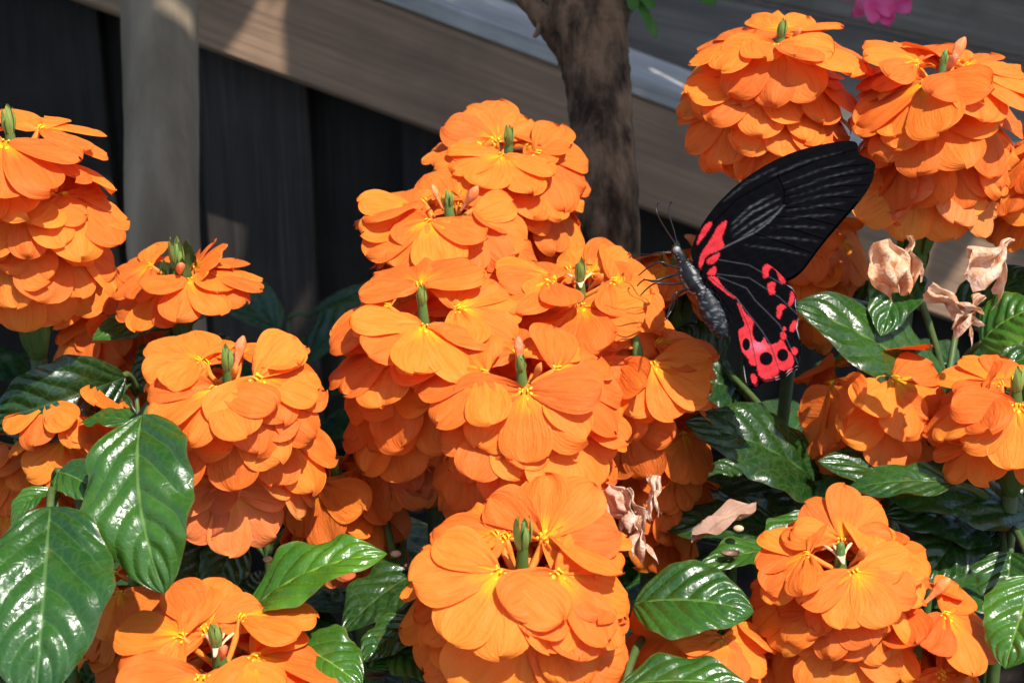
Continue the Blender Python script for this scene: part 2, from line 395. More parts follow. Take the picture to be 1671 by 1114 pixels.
T1 = tag(link('small_tree', None), 'slim smooth grey trunk standing before the black planks', 'tree')
d1 = 0.80
tp = [at(262, -260, d1), at(260, 0, d1), at(264, 200, d1), at(268, 420, d1+0.005)]
base = Vector((tp[-1].x+0.002, tp[-1].y+0.01, -0.02))
r1 = 62/F_PX*d1
m = bark_tube([base, (base+tp[-1])/2, tp[3], tp[2], tp[1], tp[0], tp[0]+Vector((0.005, 0.0, 0.3)), tp[0]+Vector((-0.01, -0.05, 0.55))],
              [r1*1.1, r1*1.0, r1*.96, r1*.98, r1*1.01, r1, r1*.9, r1*.6], 28, 0.006, 3, 90)
m.build('trunk', M['bark2'], T1)
lp = [(on_y(388, 55, YF).x, on_y(388, 55, YF).z, 0.062, 0.11), (on_y(250, 30, YF).x, on_y(250, 30, YF).z, 0.05, 0.03)]  # unseen crowns are shaped with gaps so sun patches land on these spots
crn = tp[0]+Vector((0.10, -0.14, 0.62))
for i in range(5):
    t = tp[0]+Vector((-0.01, -0.05, 0.5)); a = i*1.3; q = crn+Vector((math.cos(a)*.3, math.sin(a)*.15, rnd(-.05, .08)))
    m = MB(); m.tube(bez(t, (t+q)/2+Vector((0, 0, .08)), q), [r1*.5, r1*.45, r1*.4, r1*.35, r1*.3, r1*.22, r1*.15, r1*.08], 8); m.build('branch', M['bark2'], T1)
add_crown(T1, crn, (0.62, 0.34, 0.10), 800, 5, lp)

T2 = tag(link('small_tree', None), 'rough brown trunk forking above the tallest central blooms', 'tree')
d2 = 0.67; px = 1/F_PX*d2
tp = [at(992, 470, d2+.01), at(990, 330, d2), at(983, 230, d2), at(976, 140, d2), at(968, 85, d2), at(958, 40, d2), at(955, -20, d2), at(957, -160, d2)]
base = Vector((tp[0].x+0.004, tp[0].y+0.012, -0.02))
m = bark_tube([base, (base+tp[0])/2]+tp+[tp[-1]+Vector((0.02, -0.02, 0.25)), tp[-1]+Vector((0.06, -0.08, 0.5))],
              [r*px for r in (60, 56, 53, 52, 52, 54, 60, 70, 74, 70, 56, 30)], 30, 0.022, 11, 130)
m.build('trunk', M['bark'], T2)
m = bark_tube([at(945, 80, d2), at(905, 45, d2-.004), at(868, 12, d2-.008), at(835, -22, d2-.01), at(780, -90, d2-.02)], [r*px for r in (36, 27, 15, 13, 11)], 14, 0.06, 4, 40)
m.build('branch', M['bark'], T2)
m = bark_tube([at(985, 40, d2), at(1010, -60, d2), at(1060, -200, d2)], [r*px for r in (40, 40, 30)], 14, 0.05, 9, 30); m.build('branch', M['bark'], T2)
m = bark_tube([at(882, 30, d2-.008), at(878, 52, d2-.01), at(872, 60, d2-.012)], [r*px for r in (7, 5, 3)], 8, 0.05, 4, 10); m.build('twig', M['bark'], T2)
crn2 = tp[-1]+Vector((0.22, -0.04, 0.52))
for i in range(5):
    t = tp[-1]+Vector((0.06, -0.08, 0.45)); a = i*1.25+.4; q = crn2+Vector((math.cos(a)*.35, math.sin(a)*.2, rnd(-.05, .08)))
    m = MB(); m.tube(bez(t, (t+q)/2+Vector((0, 0, .08)), q), [.012, .011, .01, .009, .007, .005, .004, .002], 8); m.build('branch', M['bark'], T2)
add_crown(T2, crn2+Vector((0, .05, 0)), (0.62, 0.30, 0.10), 1050, 8, lp)
def simple_leaf(a, b, w, nrm, curl=0.1, nu=12, nv=7):
    L = (b-a).length; F = frame(b-a, nrm, a); P, UV = [], []
    for i in range(nu):
        u = i/(nu-1); wd_ = w*(max(u, 0)**.55*(1-u)**.55/0.683+0.02)
        P.append([F @ Vector((u*L, wd_*v, curl*L*(4*u*(1-u)*.4+.5*v*v*(.3+u)*.4))) for v in [-1+2*j/(nv-1) for j in range(nv)]])
        UV.append([(u, -1+2*j/(nv-1)) for j in range(nv)])
    m = MB(); m.grid(P, UV); return m
tw = at(1030, -10, d2-.02)
m = MB(); m.tube([at(1000, -50, d2), at(1025, -30, d2-.01), tw, at(1050, 8, d2-.03)], .0012, 6); m.build('twig', M['sprig'], T2)
for (a, b, wpx) in [((1040, 0), (1070, 64), 13), ((1035, -15), (1030, 18), 16), ((1045, -12), (1065, 16), 15), ((1120, -40), (1165, 10), 30), ((1160, -45), (1190, 4), 20)]:
    A, B = at(*a, d2-.03), at(*b, d2-.035)
    simple_leaf(A, B, wpx*px, -FWD+Vector((.4, 0, .5))).build('leaf', M['sprig'], T2)
m = MB(); m.tube([at(1025, -30, d2-.01), at(1080, -60, d2-.02), at(1122, -40, d2-.03), at(1160, -46, d2-.03)], .0012, 6); m.build('twig', M['sprig'], T2)

# ------------------------------------------------------------------ petals, florets
def petal_mesh(seed, role):
    rr = random.Random(seed); nu, nv = 14, 11
    a = {'mid': 0.52, 'low': 0.545, 'side': 0.56}[role]*rr.uniform(.92, 1.08); notch = rr.uniform(0, .07)
    ph, ph2, f2 = rr.uniform(0, 6), rr.uniform(0, 6), rr.uniform(2.0, 3.2)
    cup = rr.uniform(.06, .20); roll = rr.uniform(-.10, .04); asym = rr.uniform(-.07, .07); ruf = rr.uniform(.015, .04)
    P, UV = [], []
    for i in range(nu):
        u = math.sin(i/(nu-1)*math.pi/2)
        wd_ = a*(u**.80+.05)*math.sqrt(max(0, 1-u**3.4))
        row, ur = [], []
        for j in range(nv):
            v = -1+2*j/(nv-1)
            x = u*(1-notch*math.exp(-(v/.3)**2)*u**4) + asym*v*u*.5
            y = wd_*v
            z = -cup*u*u + roll*v*v*u + ruf*u*u*math.sin(f2*v*math.pi*.6+ph) + ruf*.5*u*math.sin(9*u+ph2+2*v)
            pl = {'side': .050, 'low': .020, 'mid': .008}[role]
            z += pl*math.exp(-((u-.17)/.13)**2)*math.cos(v*math.pi*2.6+ph*.3)*1.3
            x += rr.uniform(-.004, .004)*u; z += rr.uniform(-.004, .004)*u
            
            row.append((x, y, z)); ur.append((u, v))
        P.append(row); UV.append(ur)
    m = MB(); m.grid(P, UV); return m.mesh('petal', M['petal'])
PET = {r: [petal_mesh(i*31+hash(r) % 7 if False else i*31+{'mid': 1, 'low': 2, 'side': 3}[r], r) for i in range(7)] for r in ('mid', 'low', 'side')}

def floret_mesh(seed):
    rr = random.Random(seed); m = MB()
    # curved slender tube rising to the flower's eye at the origin (unit = petal length)
    pts = bez(Vector((-.55, 0, -.75)), Vector((-.22, 0, -.40)), Vector((.0, 0, .004)), 7)
    m.tube(pts, [.035, .035, .038, .042, .046, .05, .04], 8, 0)
    n = 10; P = []
    for i, (r_, z) in enumerate([(.02, -.02), (.055, .0), (.095, .018), (.12, .006)]):
        P.append([(math.cos(-2.0+4.0*k/(n-1))*r_*1.25+.01, math.sin(-2.0+4.0*k/(n-1))*r_*.8, z) for k in range(n)])
    m.grid(P, None, 1)
    for s in (-1, 1):        # short pale filaments in the throat
        m.tube([(-.03, s*.02, .0), (.0, s*.03, .05), (.05, s*.035, .065)], [.010, .010, .014], 5, 1)
    return m.mesh('floret', [M['tube'], M['eye'], M['stamen']])
FLO = [floret_mesh(i) for i in range(3)]

def crumple_mesh(seed):
    rr = random.Random(seed); nu, nv = 15, 15
    k = [rr.uniform(0, 6) for _ in range(8)]; P, UV = [], []
    for i in range(nu):
        u = i/(nu-1); row, ur = [], []
        for j in range(nv):
            v = -1+2*j/(nv-1)
            wd_ = (.16+.42*u**.8)*(1-.35*max(0, u-.75)*4*.8)
            fold = math.asin(math.sin(v*7+k[0]+1.8*u))*.13*(.4+u) + math.asin(math.sin(u*9+k[1]+2*v))*.05
            ang = v*(.9+.7*math.sin(u*3+k[2])); 
            x = u*(1+.18*math.sin(v*5+k[3])) - .12*math.sin(v*11+k[4])*u
            y = wd_*math.sin(ang)*1.1 + .05*math.sin(u*12+k[5])
            z = wd_*(math.cos(ang)-.6)*.9 + fold + rr.uniform(-.02, .02)
            row.append((x, y, z)); ur.append((u, v))
        P.append(row); UV.append(ur)
    m = MB(); m.grid(P, UV); return m.mesh('withered_floret', M['wither'], True)
CRU = [crumple_mesh(50+i) for i in range(6)]

def bud_mesh(seed):
    rr = random.Random(seed); m = MB(); b = rr.uniform(.1, .3)
    pts = bez(Vector((0, 0, 0)), Vector((.5, 0, .12)), Vector((1, 0, .12+b)), 9)
    rad = [.05, .055, .065, .085, .12, .155, .165, .12, .03]
    m.tube(pts, rad, 12, 0, True, .75)
    for i, v in enumerate(m.v):      # pleats of the furled lobes
        a = (i % 12)/12*2*math.pi; c = pts[min(i//12, 8)]; q = Vector(v)
        m.v[i] = tuple(c+(q-c)*(1+.16*math.sin(3*a+4*(i//12)/9)))
    return m.mesh('bud', M['bud'])
BUD = [bud_mesh(i) for i in range(4)]

def bract_mesh(seed):
    rr = random.Random(seed); P, UV = [], []
    for i in range(9):
        u = i/8; wd_ = .24*(u**.5)*(1-u)**.62*1.7+.01*(1-u)
        P.append([(u, wd_*v, .10*u*(1-u)*4*(1-v*v)-.12*u*u*rr.uniform(.9, 1.1)+.05*abs(v)) for v in (-1, -.5, 0, .5, 1)]); UV.append([(u, v) for v in (-1, -.5, 0, .5, 1)])
    m = MB(); m.grid(P, UV); return m.mesh('bract', M['bract'])
BRA = [bract_mesh(i) for i in range(3)]
def stamen_mesh():
    m = MB()
    for k in range(4):
        a = -.6+.4*k; m.tube(bez(Vector((0, 0, 0)), Vector((.15*a, 0, .5)), Vector((.55*a, 0, .75)), 6), [.035, .03, .03, .03, .045, .03], 6)
    return m.mesh('stamen', M['stamen'])
STA = stamen_mesh()

PL = 0.0162           # petal length in metres
def add_floret(root, eye, xdir, zhint, sc, tint=(1, 1, 1), span=43, rr=random, droop=0.0):
    F = frame(xdir, zhint, eye) @ Matrix.Rotation(rr.uniform(-.24, .24), 4, 'X') @ Matrix.Rotation(rr.uniform(-.2, .2), 4, 'Z')
    fl = link('floret', rr.choice(FLO), root, F @ Matrix.Scale(PL*sc, 4))
    sg = rr.choice((-1, 1))
    for i in range(5):
        th = (i-2)*R(span)+rr.uniform(-.09, .09); role = ('side', 'low', 'mid', 'low', 'side')[i]
        L = {'mid': 1.0, 'low': 1.02, 'side': .93}[role]*rr.uniform(.93, 1.07)
        pit = {'mid': .04, 'low': .0, 'side': -.10}[role]+rr.uniform(-.06, .06)+droop
        Mx = Matrix.Translation((0, 0, .012*(2-abs(i-2)))) @ Matrix.Rotation(th, 4, 'Z') @ Matrix.Rotation(pit, 4, 'Y') @ Matrix.Rotation(sg*.06+rr.uniform(-.04, .04), 4, 'X') @ Matrix.Scale(L, 4)
        j = rr.uniform(.95, 1.03)
        link('petal', rr.choice(PET[role]), fl, Mx, (tint[0]*j, tint[1]*j, tint[2]*j, 0.0 if role == 'side' else 1.0))
    return fl

def head(label, tip, d, lean=(0, 0.12), sc=1.0, tiers=4, n=(3, 5), phase=0, tilt=(14, 9), step=.0087, tip_h=.0075, buds=1, bracts=True, tint=(1, 1, 1),
         seed=0, stamens=False, stem=None, extra=(), old=0, drop=0.004, skip=(), cone=0.022):
    rr = random.Random(1000+seed); lean = (lean[0]+rr.uniform(-.09, .09), lean[1]*.8+.06+rr.uniform(-.06, .06)); tip_h *= rr.uniform(.7, 1.15); n = (n[0], 6 if seed in (1, 3, 4, 5, 6, 7, 8, 9, 10, 13, 14, 20) else 5); buds = min(buds, rr.choice((0, 1, 2, 2)))
    T = at(tip[0], tip[1], d); ax = Vector((lean[0], -lean[1], 1)).normalized()
    e1 = Vector((0, -1, 0)); e1 = (e1-ax*e1.dot(ax)).normalized(); e2 = e1.cross(ax)*-1
    if e2.x < 0: e2 = -e2
    top = T-ax*tip_h                                       # top of florets' zone
    length = drop+step*(tiers-1)+cone
    B = top-ax*length
    foot = Vector((B.x-lean[0]*.06+rr.uniform(-.01, .01), B.y+.02+rr.uniform(-.01, .01), -0.01)) if stem is None else Vector(stem)
    root = link('flower_spike', None); root.location = foot
    tag(root, label, 'flower', 'orange flower spikes of the bed')
    W = Matrix.Translation(-foot)
    def loc(p): return p-foot
    m = MB(); mid = (B+foot)/2+Vector((lean[0]*.03, -.01, .0)); pts = [loc(p) for p in bez(foot, Vector((B.x-ax.x*.07, B.y-ax.y*.07, (B.z*.55+foot.z*.45))), B, 10)]
    m.tube(pts, [.0026, .0025, .0024, .0023, .0022, .0021, .002, .002, .0021, .0024], 10); m.build('stem', M['stem'], root)
    # spike core with bracts
    m = MB(); m.tube([loc(B-ax*.002), loc(B+ax*.006), loc(B+ax*length*.5), loc(top), loc(top+ax*tip_h*.5)], [.0024, .0042, .0036, .0011, .0004], 10)
    core = m.build('bract_spike', M['bract'], root)
    if bracts:
        for k in range(10):
            a = k*2.4+rr.uniform(-.2, .2); o = e1*math.cos(a)+e2*math.sin(a); p = B+ax*(.0008+k*length*.055)
            link('bract', rr.choice(BRA), core, frame(ax*1.0+o*.24, o, loc(p+o*.0030)) @ Matrix.Scale(.0155*rr.uniform(.85, 1.1), 4), (rr.uniform(.5, .8),)*3+(1,))
    for k in range(5):            # green pointed tip
        a = k*1.257+phase*.02; o = e1*math.cos(a)+e2*math.sin(a)
        link('bract', BRA[k % 3], core, frame(ax+o*rr.uniform(.08, .26), o, loc(top-ax*.003+o*.0008)) @ Matrix.Scale((tip_h+.001)*(1.0 if k == 0 else rr.uniform(.6, .95)), 4) @ Matrix.Diagonal((1, .62, 1, 1)), (2.1, 1.7, 1.6, 1))
    for i in range(tiers):
        cnt = n[0] if i == 0 else n[1]
        for k in range(cnt):
            if (i, k) in skip or (i > 0 and rr.random() < .10): continue
            ph = R(phase)+2*math.pi*k/cnt+(math.pi/cnt if i % 2 else 0)*(1 if i else 0)+rr.uniform(-.24, .24)
            o = e1*math.cos(ph)+e2*math.sin(ph)
            tl = R(12+(tilt[0]-14)*.9+9.5*i+rr.uniform(-16, 16))
            p = top-ax*(drop+step*i+rr.uniform(-.0022, .0022))+o*(.0078+.0014*min(i, 2))*sc
            xd = o*math.cos(tl)-ax*math.sin(tl); zd = o*math.sin(tl)+ax*math.cos(tl)
            tn = tint
            if i >= tiers-old: tn = (tint[0]*rr.uniform(.92, 1.0), tint[1]*rr.uniform(.95, 1.25), tint[2]*rr.uniform(1.3, 2.6))
            add_floret(root, loc(p), xd, zd, sc*rr.uniform(.84, 1.12)*(1.04 if i == 0 else 1), tn, 43, rr, .04*i)
    for ex in extra:              # single florets: azimuth, height below top, tilt, scale, radius
        ph, hgt, tl, s_, rad = ex; ph = R(ph); tl = R(tl); o = e1*math.cos(ph)+e2*math.sin(ph)
        add_floret(root, loc(top-ax*hgt+o*rad), o*math.cos(tl)-ax*math.sin(tl), o*math.sin(tl)+ax*math.cos(tl), sc*s_*.86, tint, 43, rr)
    for k in range(buds):
        a = R(phase+45)+k*2.3; o = e1*math.cos(a)+e2*math.sin(a)
        link('bud', rr.choice(BUD), root, frame(ax*.55+o*.7, ax-o, loc(top-ax*.005+o*.003)) @ Matrix.Scale(.0095*rr.uniform(.8, 1.15), 4), (1.05, rr.uniform(.6, .95), rr.uniform(.2, .8), 1))
    if stamens: link('stamen', STA, root, frame(e2, -e1, loc(top+e1*.004-ax*.003)) @ Matrix.Rotation(0, 4, 'X') @ Matrix.Scale(.011, 4))
    root['top'] = 0; del root['top']
    return root, loc, ax, e1, e2

def withered(root_t, px_, py_, d, s_, ang, color, seed, face=(0, 0.2, 1)):
    """crumpled floret hanging at a pixel, long axis pointing along ang degrees in the picture"""
    root, loc = root_t[0], root_t[1]; c = at(px_, py_, d)
    xd = RIGHT*math.cos(R(ang))+UP*math.sin(R(ang)); z = RIGHT*face[0]+UP*face[1]-FWD*face[2]
    link('withered_floret', CRU[seed % 6], root, frame(xd, z, loc(c)) @ Matrix.Scale(s_, 4), color)

H = {}
H['A'] = head('tall many-tiered orange bloom above a bare green stem, beside the slim grey trunk', (8, 156), .45, (-.05, .10), 1.18, 5, (3, 5), 22, (16, 8), seed=1, buds=2, step=.0086, stem=(at(100, 1000, .46).x, at(100, 1000, .46).y, -.01), cone=.03)
H['B'] = head('small orange bloom with a single ring of florets before the slim grey trunk', (286, 372), .50, (0.02, .05), 1.06, 1, (5, 5), -28, (22, 9), seed=2, buds=1, tip_h=.013, cone=.02, extra=((100, .003, -48, .8, .005),))
H['C'] = head('orange bloom with pale bud at its tip, above the large glossy lit leaf', (368, 548), .44, (0.02, .16), 1.18, 4, (4, 5), -18, (24, 8), seed=3, buds=2, old=1, extra=((-125, .004, -14, 1.05, .008), (75, .004, 8, 1.0, .008)))
H['D'] = head('low orange bloom standing just before the bright ribbed leaf', (345, 1002), .41, (-.02, .15), 1.24, 4, (4, 5), -20, (15, 9), seed=4, buds=2, stamens=True, extra=((-150, .004, -22, 1.0, .007),))
H['E'] = head('topmost orange bloom of the central cluster, in front of the forked brown trunk', (832, 190), .535, (.04, .10), 1.2, 5, (4, 5), 0, (14, 8), seed=5, buds=0, extra=((-140, .004, -38, 1.0, .006), (125, .005, -12, .9, .007)))
H['F'] = head('orange bloom with a pink bud, just under the topmost bloom of the cluster', (728, 298), .505, (-.05, .18), 1.22, 4, (4, 5), 42, (24, 9), seed=6, buds=3, extra=((-95, .005, -14, 1.1, .009), (165, .006, -30, 1.0, .008)))
H['G'] = head('orange bloom touched by the butterfly, on the trunk side of the cluster', (946, 408), .485, (-.10, .14), 1.22, 6, (4, 5), 6, (18, 9), seed=7, buds=1, stamens=True, extra=((-110, .004, -20, 1.0, .008), (150, .004, -30, .8, .006)))
H['H'] = head('broad orange bloom of the cluster with a wide front floret below its green tip', (686, 450), .462, (-.03, .12), 1.24, 6, (4, 5), 0, (14, 9), seed=8, buds=3, old=2)
H['I'] = head('orange bloom with crumpled buds and two bright front florets, in the middle of the cluster', (848, 568), .445, (.0, .16), 1.22, 5, (4, 5), 5, (20, 8), seed=9, buds=3, tip_h=.006)
H['J'] = head('lowest big orange bloom of the cluster, green tip between two front florets', (856, 824), .41, (.0, .15), 1.30, 6, (4, 5), -38, (20, 7), seed=10, buds=2, tip_h=.013, extra=((140, .005, -35, 1.05, .008), (-150, .006, -10, 1.0, .008)))
H['K'] = head('half hidden orange bloom hung with dried tan florets, above the dead leaf', (1085, 650), .50, (.08, .05), .92, 4, (3, 5), 55, (35, 9), seed=11, buds=0)
H['L'] = head('shaded drooping orange bloom tucked between the pale-tipped bloom and the broad one', (540, 725), .485, (-.08, .2), 1.0, 3, (3, 5), -40, (40, 10), seed=12, buds=1, old=1)
H['M'] = head('rounded orange bloom against the grey rail, above the black wing', (1280, 16), .50, (-.02, .10), 1.14, 4, (4, 5), -8, (16, 9), seed=13, buds=3, step=.0085, tip_h=.006, extra=((170, .003, -20, .8, .005),))
H['N'] = head('large orange bloom over withered tan florets, touching the black wing tip', (1545, 72), .488, (.03, .12), 1.2, 4, (4, 5), -42, (22, 8), seed=14, buds=3, step=.0092, tip_h=.005, old=1, cone=.045, extra=((-120, .004, -22, 1.05, .008), (110, .004, -8, 1.0, .008)))
H['N2'] = head('orange bloom just behind the large one that stands over withered florets', (1730, 180), .51, (.05, .05), 1.0, 3, (4, 5), -60, (30, 9), seed=15, buds=0)
H['O'] = head('orange bloom behind the butterfly, its florets under the thin black legs', (1105, 385), .555, (.0, .02), 1.0, 2, (3, 5), -40, (40, 9), seed=16, buds=0, tip_h=.004)
H['O2'] = head('orange bloom half hidden behind the trailing edge of the black wing', (1335, 352), .54, (.12, .0), 1.08, 3, (3, 4), 60, (40, 9), seed=17, buds=0, tip_h=.004)
H['P'] = head('shaded orange bloom turned aside, under the big dull green leaf', (1405, 575), .495, (-.25, .0), 1.2, 3, (3, 5), -70, (38, 10), seed=18, buds=0, tip_h=.002)
H['Q'] = head('orange bloom with an upright bud above the long dark leaf', (1662, 582), .465, (.0, .12), 1.16, 2, (4, 5), -14, (22, 9), seed=19, buds=1, tip_h=.008, extra=((-160, .004, -15, 1.0, .007),))
H['R'] = head('orange bloom with pale forked stamens, next to the one facing aside', (1372, 880), .43, (-.02, .16), 1.06, 6, (4, 5), 0, (20, 8), seed=20, buds=3, tip_h=.002, stamens=True, extra=((165, .004, -42, 1.0, .007), (-105, .005, -6, .95, .008), (105, .006, -5, 1.0, .008)))
H['S'] = head('orange bloom facing aside with a peach bud, beside a bright lit leaf', (1500, 950), .438, (.12, .12), 1.08, 4, (3, 5), 62, (34, 9), seed=21, buds=2, tip_h=.003, tint=(1.0, .85, .9))
H['T'] = head('low curled orange bloom under the pointed green leaf', (1155, 992), .435, (.05, .1), .95, 2, (4, 4), 35, (28, 12), seed=22, buds=0, tip_h=.002)
H['U'] = head('ruffled orange bloom in shade behind the bare green stem', (112, 612), .476, (.0, .0), .85, 2, (4, 5), 30, (30, 10), seed=23, buds=0, tip_h=.002)
H['U2'] = head('shaded orange bloom tucked beneath the shade-tinted curled leaf', (25, 690), .50, (.0, .0), .95, 3, (4, 5), 30, (30, 10), seed=26, buds=0, tip_h=.002)
H['X'] = head('orange florets bulging from the cluster beneath the butterfly legs', (1035, 540), .482, (-.08, .08), .98, 3, (4, 5), 40, (26, 9), seed=27, buds=0, tip_h=.002)
H['V'] = head('shaded orange bloom under the large glossy lit leaf', (215, 925), .475, (-.05, .1), .9, 3, (4, 4), -25, (30, 10), seed=24, buds=0, tip_h=.002)
H['W'] = head('orange florets filling the gap behind the single-ring bloom', (170, 430), .53, (.0, .05), 1.0, 4, (4, 5), 10, (25, 9), seed=25, buds=0, tip_h=.002)

tan = (1.0, .95, .85, 1); pinky = (1.05, .95, 1.0, 1); sal = (1.25, .75, .45, 1)
withered(H['N'], 1485, 385, .458, .0130, -95, (1.1, .95, .8, 1), 0)
withered(H['N'], 1440, 392, .456, .0140, -75, (1.12, .92, .75, 1), 1)
withered(H['N'], 1648, 388, .458, .0150, -125, (1.15, 1.1, 1.05, 1), 2, (.3, .3, 1))
withered(H['N'], 1515, 470, .452, .0135, -35, (1.05, .95, .85, 1), 3)
withered(H['N'], 1600, 480, .452, .0115, -120, (1.1, 1.0, .9, 1), 4)
withered(H['K'], 1070, 775, .455, .0095, -95, (1.15, 1.15, 1.15, 1), 3)
withered(H['K'], 1024, 795, .455, .0115, -75, (1.0, 1.0, 1.0, 1), 0)
withered(H['K'], 1040, 840, .453, .0105, -85, (1.1, 1.05, 1.05, 1), 4)
withered(H['K'], 990, 795, .455, .009, -50, (1.0, .8, .75, 1), 1)

# ------------------------------------------------------------------ leaves
def leaf_mesh(L, W, seed, arch=.12, fold=.18, wav=.02, twist=0.0, side=0.0):
    rr = random.Random(seed); nu, nv = 52, 21
    p1, p2 = rr.uniform(0, 6), rr.uniform(0, 6); P, UV = [], []; wf = rr.uniform(11, 16)
    qa = rr.uniform(.05, .11); k1, k2 = rr.uniform(14, 22), rr.uniform(0, 6)
    mx = max((i/100)**.62*(1-i/100)**.80 for i in range(101))
    for i in range(nu):
        u = i/(nu-1); prof = (u**.62*(1-u)**.80/mx)+.015
        row, ur = [], []
        for j in range(nv):
            v = -1+2*j/(nv-1); av = abs(v)
            y = W*prof*v*(1+.05*math.sin(u*wf+p1+(1.5 if v < 0 else 0))+.025*math.sin(u*k1*2+k2+(2.2 if v < 0 else 0)))
            ph = u*6.0-av**1.25*2.1+(.35 if v > 0 else 0)+.15*math.sin(u*9)
            q = abs(math.sin(ph*math.pi))**.8
            z = arch*L*(4*u*(1-u)) + fold*abs(y) - .35*fold*abs(y)*av
            z += W*qa*q*(1-av**6)*min(1, prof*1.6)*(1 if av > .05 else 0)
            z += wav*L*math.sin(u*wf+p2+(2 if v < 0 else 0))*av**2.5*prof
            z += .010*L*math.sin(u*k1+k2+v*3)*prof*av; z += twist*y*u; y += side*L*(4*u*(1-u))
            row.append((u*L, y, z)); ur.append((u, v))
        P.append(row); UV.append(ur)
    m = MB(); m.grid(P, UV); return m.mesh('leaf', M['leaf'])
class Shoot:
    def __init__(s, label, top, foot=None):
        T = top; f = foot or Vector((T.x+rnd(-.01, .01), T.y+.02, -.01))
        s.root = link('leafy_shoot', None); s.root.location = f; s.f = f; s.k = 0
        tag(s.root, label, 'shoot', 'leafy shoots under the blooms')
        m = MB(); c = Vector((T.x, T.y, (f.z+T.z)/2)); s.axis = bez(f, c, T, 12)
        m.tube([p-f for p in s.axis], [.0024, .0024, .0023, .0022, .0021, .002, .0019, .0018, .0017, .0015, .0012, .0006], 8); m.build('stem', M['stem'], s.root)
    def leaf(s, b, t, db, dt, wpx, nrm=(0, .6, 1), col=(1, 1, 1), arch=.08, fold=.15, wav=.028, twist=0., side=0., name='leaf', mat=None):
        A, B = at(*b, db), at(*t, dt); s.place(A, B, wpx/F_PX*(db+dt)/2/2, RIGHT*nrm[0]+UP*nrm[1]-FWD*nrm[2], col, arch, fold, wav, twist, side)
    def place(s, A, B, hw, nv_, col, arch=.08, fold=.15, wav=.016, twist=0., side=0.):
        s.k += 1; seed = int(abs(A.x*9173+A.z*5171+s.k*77)*10) % 100000
        me = leaf_mesh((B-A).length, hw, seed, arch, fold, wav, twist, side)
        o = link('leaf', me, s.root, frame(B-A, nv_, A-s.f), (*col, 1))
        # petiole from the stem to the blade
        j = min(s.axis, key=lambda p: (p-A).length+max(0, p.z-A.z)*2)
        m = MB(); mid = (A+j)/2+Vector((0, 0, .006)); Bk = A+(B-A)*.04
        inv = o.matrix_basis.inverted()
        m.tube([inv @ (p-s.f) for p in bez(j, mid, Bk, 7)], [.0014, .0013, .0012, .0012, .0011, .001, .0009], 6)
        pt = m.build('petiole', M['stem'], o)
dk = (.55, .55, .6); md = (.8, .8, .8); lt = (1.25, 1.15, .9); br = (1.7, 1.5, .9)  # leaf tints: shade painted into the dark ones, sunlight into the bright ones
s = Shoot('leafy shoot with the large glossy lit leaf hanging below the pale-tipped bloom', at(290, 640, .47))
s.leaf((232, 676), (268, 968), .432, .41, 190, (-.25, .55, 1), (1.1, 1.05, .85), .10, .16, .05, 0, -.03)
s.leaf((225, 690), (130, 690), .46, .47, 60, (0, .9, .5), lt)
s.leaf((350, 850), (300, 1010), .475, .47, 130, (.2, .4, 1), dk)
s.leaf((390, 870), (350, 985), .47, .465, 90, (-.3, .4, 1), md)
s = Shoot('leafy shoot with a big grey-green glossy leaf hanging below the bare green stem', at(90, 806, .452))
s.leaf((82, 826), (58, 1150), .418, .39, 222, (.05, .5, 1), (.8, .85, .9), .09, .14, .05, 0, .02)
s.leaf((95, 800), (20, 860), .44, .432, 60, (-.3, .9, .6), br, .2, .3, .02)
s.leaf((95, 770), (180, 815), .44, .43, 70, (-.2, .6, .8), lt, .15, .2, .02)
s = Shoot('leafy shoot with a shade-tinted curled leaf across the bare green stem', at(222, 640, .50))
s.leaf((205, 615), (-20, 690), .485, .478, 130, (-.5, -.25, .8), (.4, .4, .45), .22, .2, .02, .2)  # dark tint stands in for shade on the curled leaf
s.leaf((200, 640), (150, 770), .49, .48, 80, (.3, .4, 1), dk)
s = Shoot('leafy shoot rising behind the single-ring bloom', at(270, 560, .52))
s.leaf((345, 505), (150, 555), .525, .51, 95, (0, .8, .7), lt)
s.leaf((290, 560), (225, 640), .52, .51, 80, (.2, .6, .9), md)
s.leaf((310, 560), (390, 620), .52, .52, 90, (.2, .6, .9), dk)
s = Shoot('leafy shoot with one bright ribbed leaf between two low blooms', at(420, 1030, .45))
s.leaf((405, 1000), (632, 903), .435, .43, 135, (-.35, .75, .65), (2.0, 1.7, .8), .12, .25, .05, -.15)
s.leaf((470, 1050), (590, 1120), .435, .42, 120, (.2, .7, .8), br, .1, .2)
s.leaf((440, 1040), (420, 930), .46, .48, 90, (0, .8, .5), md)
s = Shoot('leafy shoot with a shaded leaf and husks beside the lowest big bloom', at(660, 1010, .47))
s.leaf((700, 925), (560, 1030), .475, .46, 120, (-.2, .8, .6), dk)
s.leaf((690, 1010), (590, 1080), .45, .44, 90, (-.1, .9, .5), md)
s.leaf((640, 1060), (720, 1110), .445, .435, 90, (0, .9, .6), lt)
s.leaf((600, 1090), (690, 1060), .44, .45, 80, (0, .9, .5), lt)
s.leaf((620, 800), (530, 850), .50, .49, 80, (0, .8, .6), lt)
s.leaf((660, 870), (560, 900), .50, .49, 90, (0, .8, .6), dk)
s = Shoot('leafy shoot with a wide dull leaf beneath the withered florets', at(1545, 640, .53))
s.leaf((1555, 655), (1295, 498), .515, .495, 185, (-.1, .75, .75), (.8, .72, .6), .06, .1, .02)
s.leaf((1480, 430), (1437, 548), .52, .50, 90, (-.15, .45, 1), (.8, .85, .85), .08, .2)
s.leaf((1400, 520), (1350, 430), .54, .56, 90, (0, .7, .8), dk)
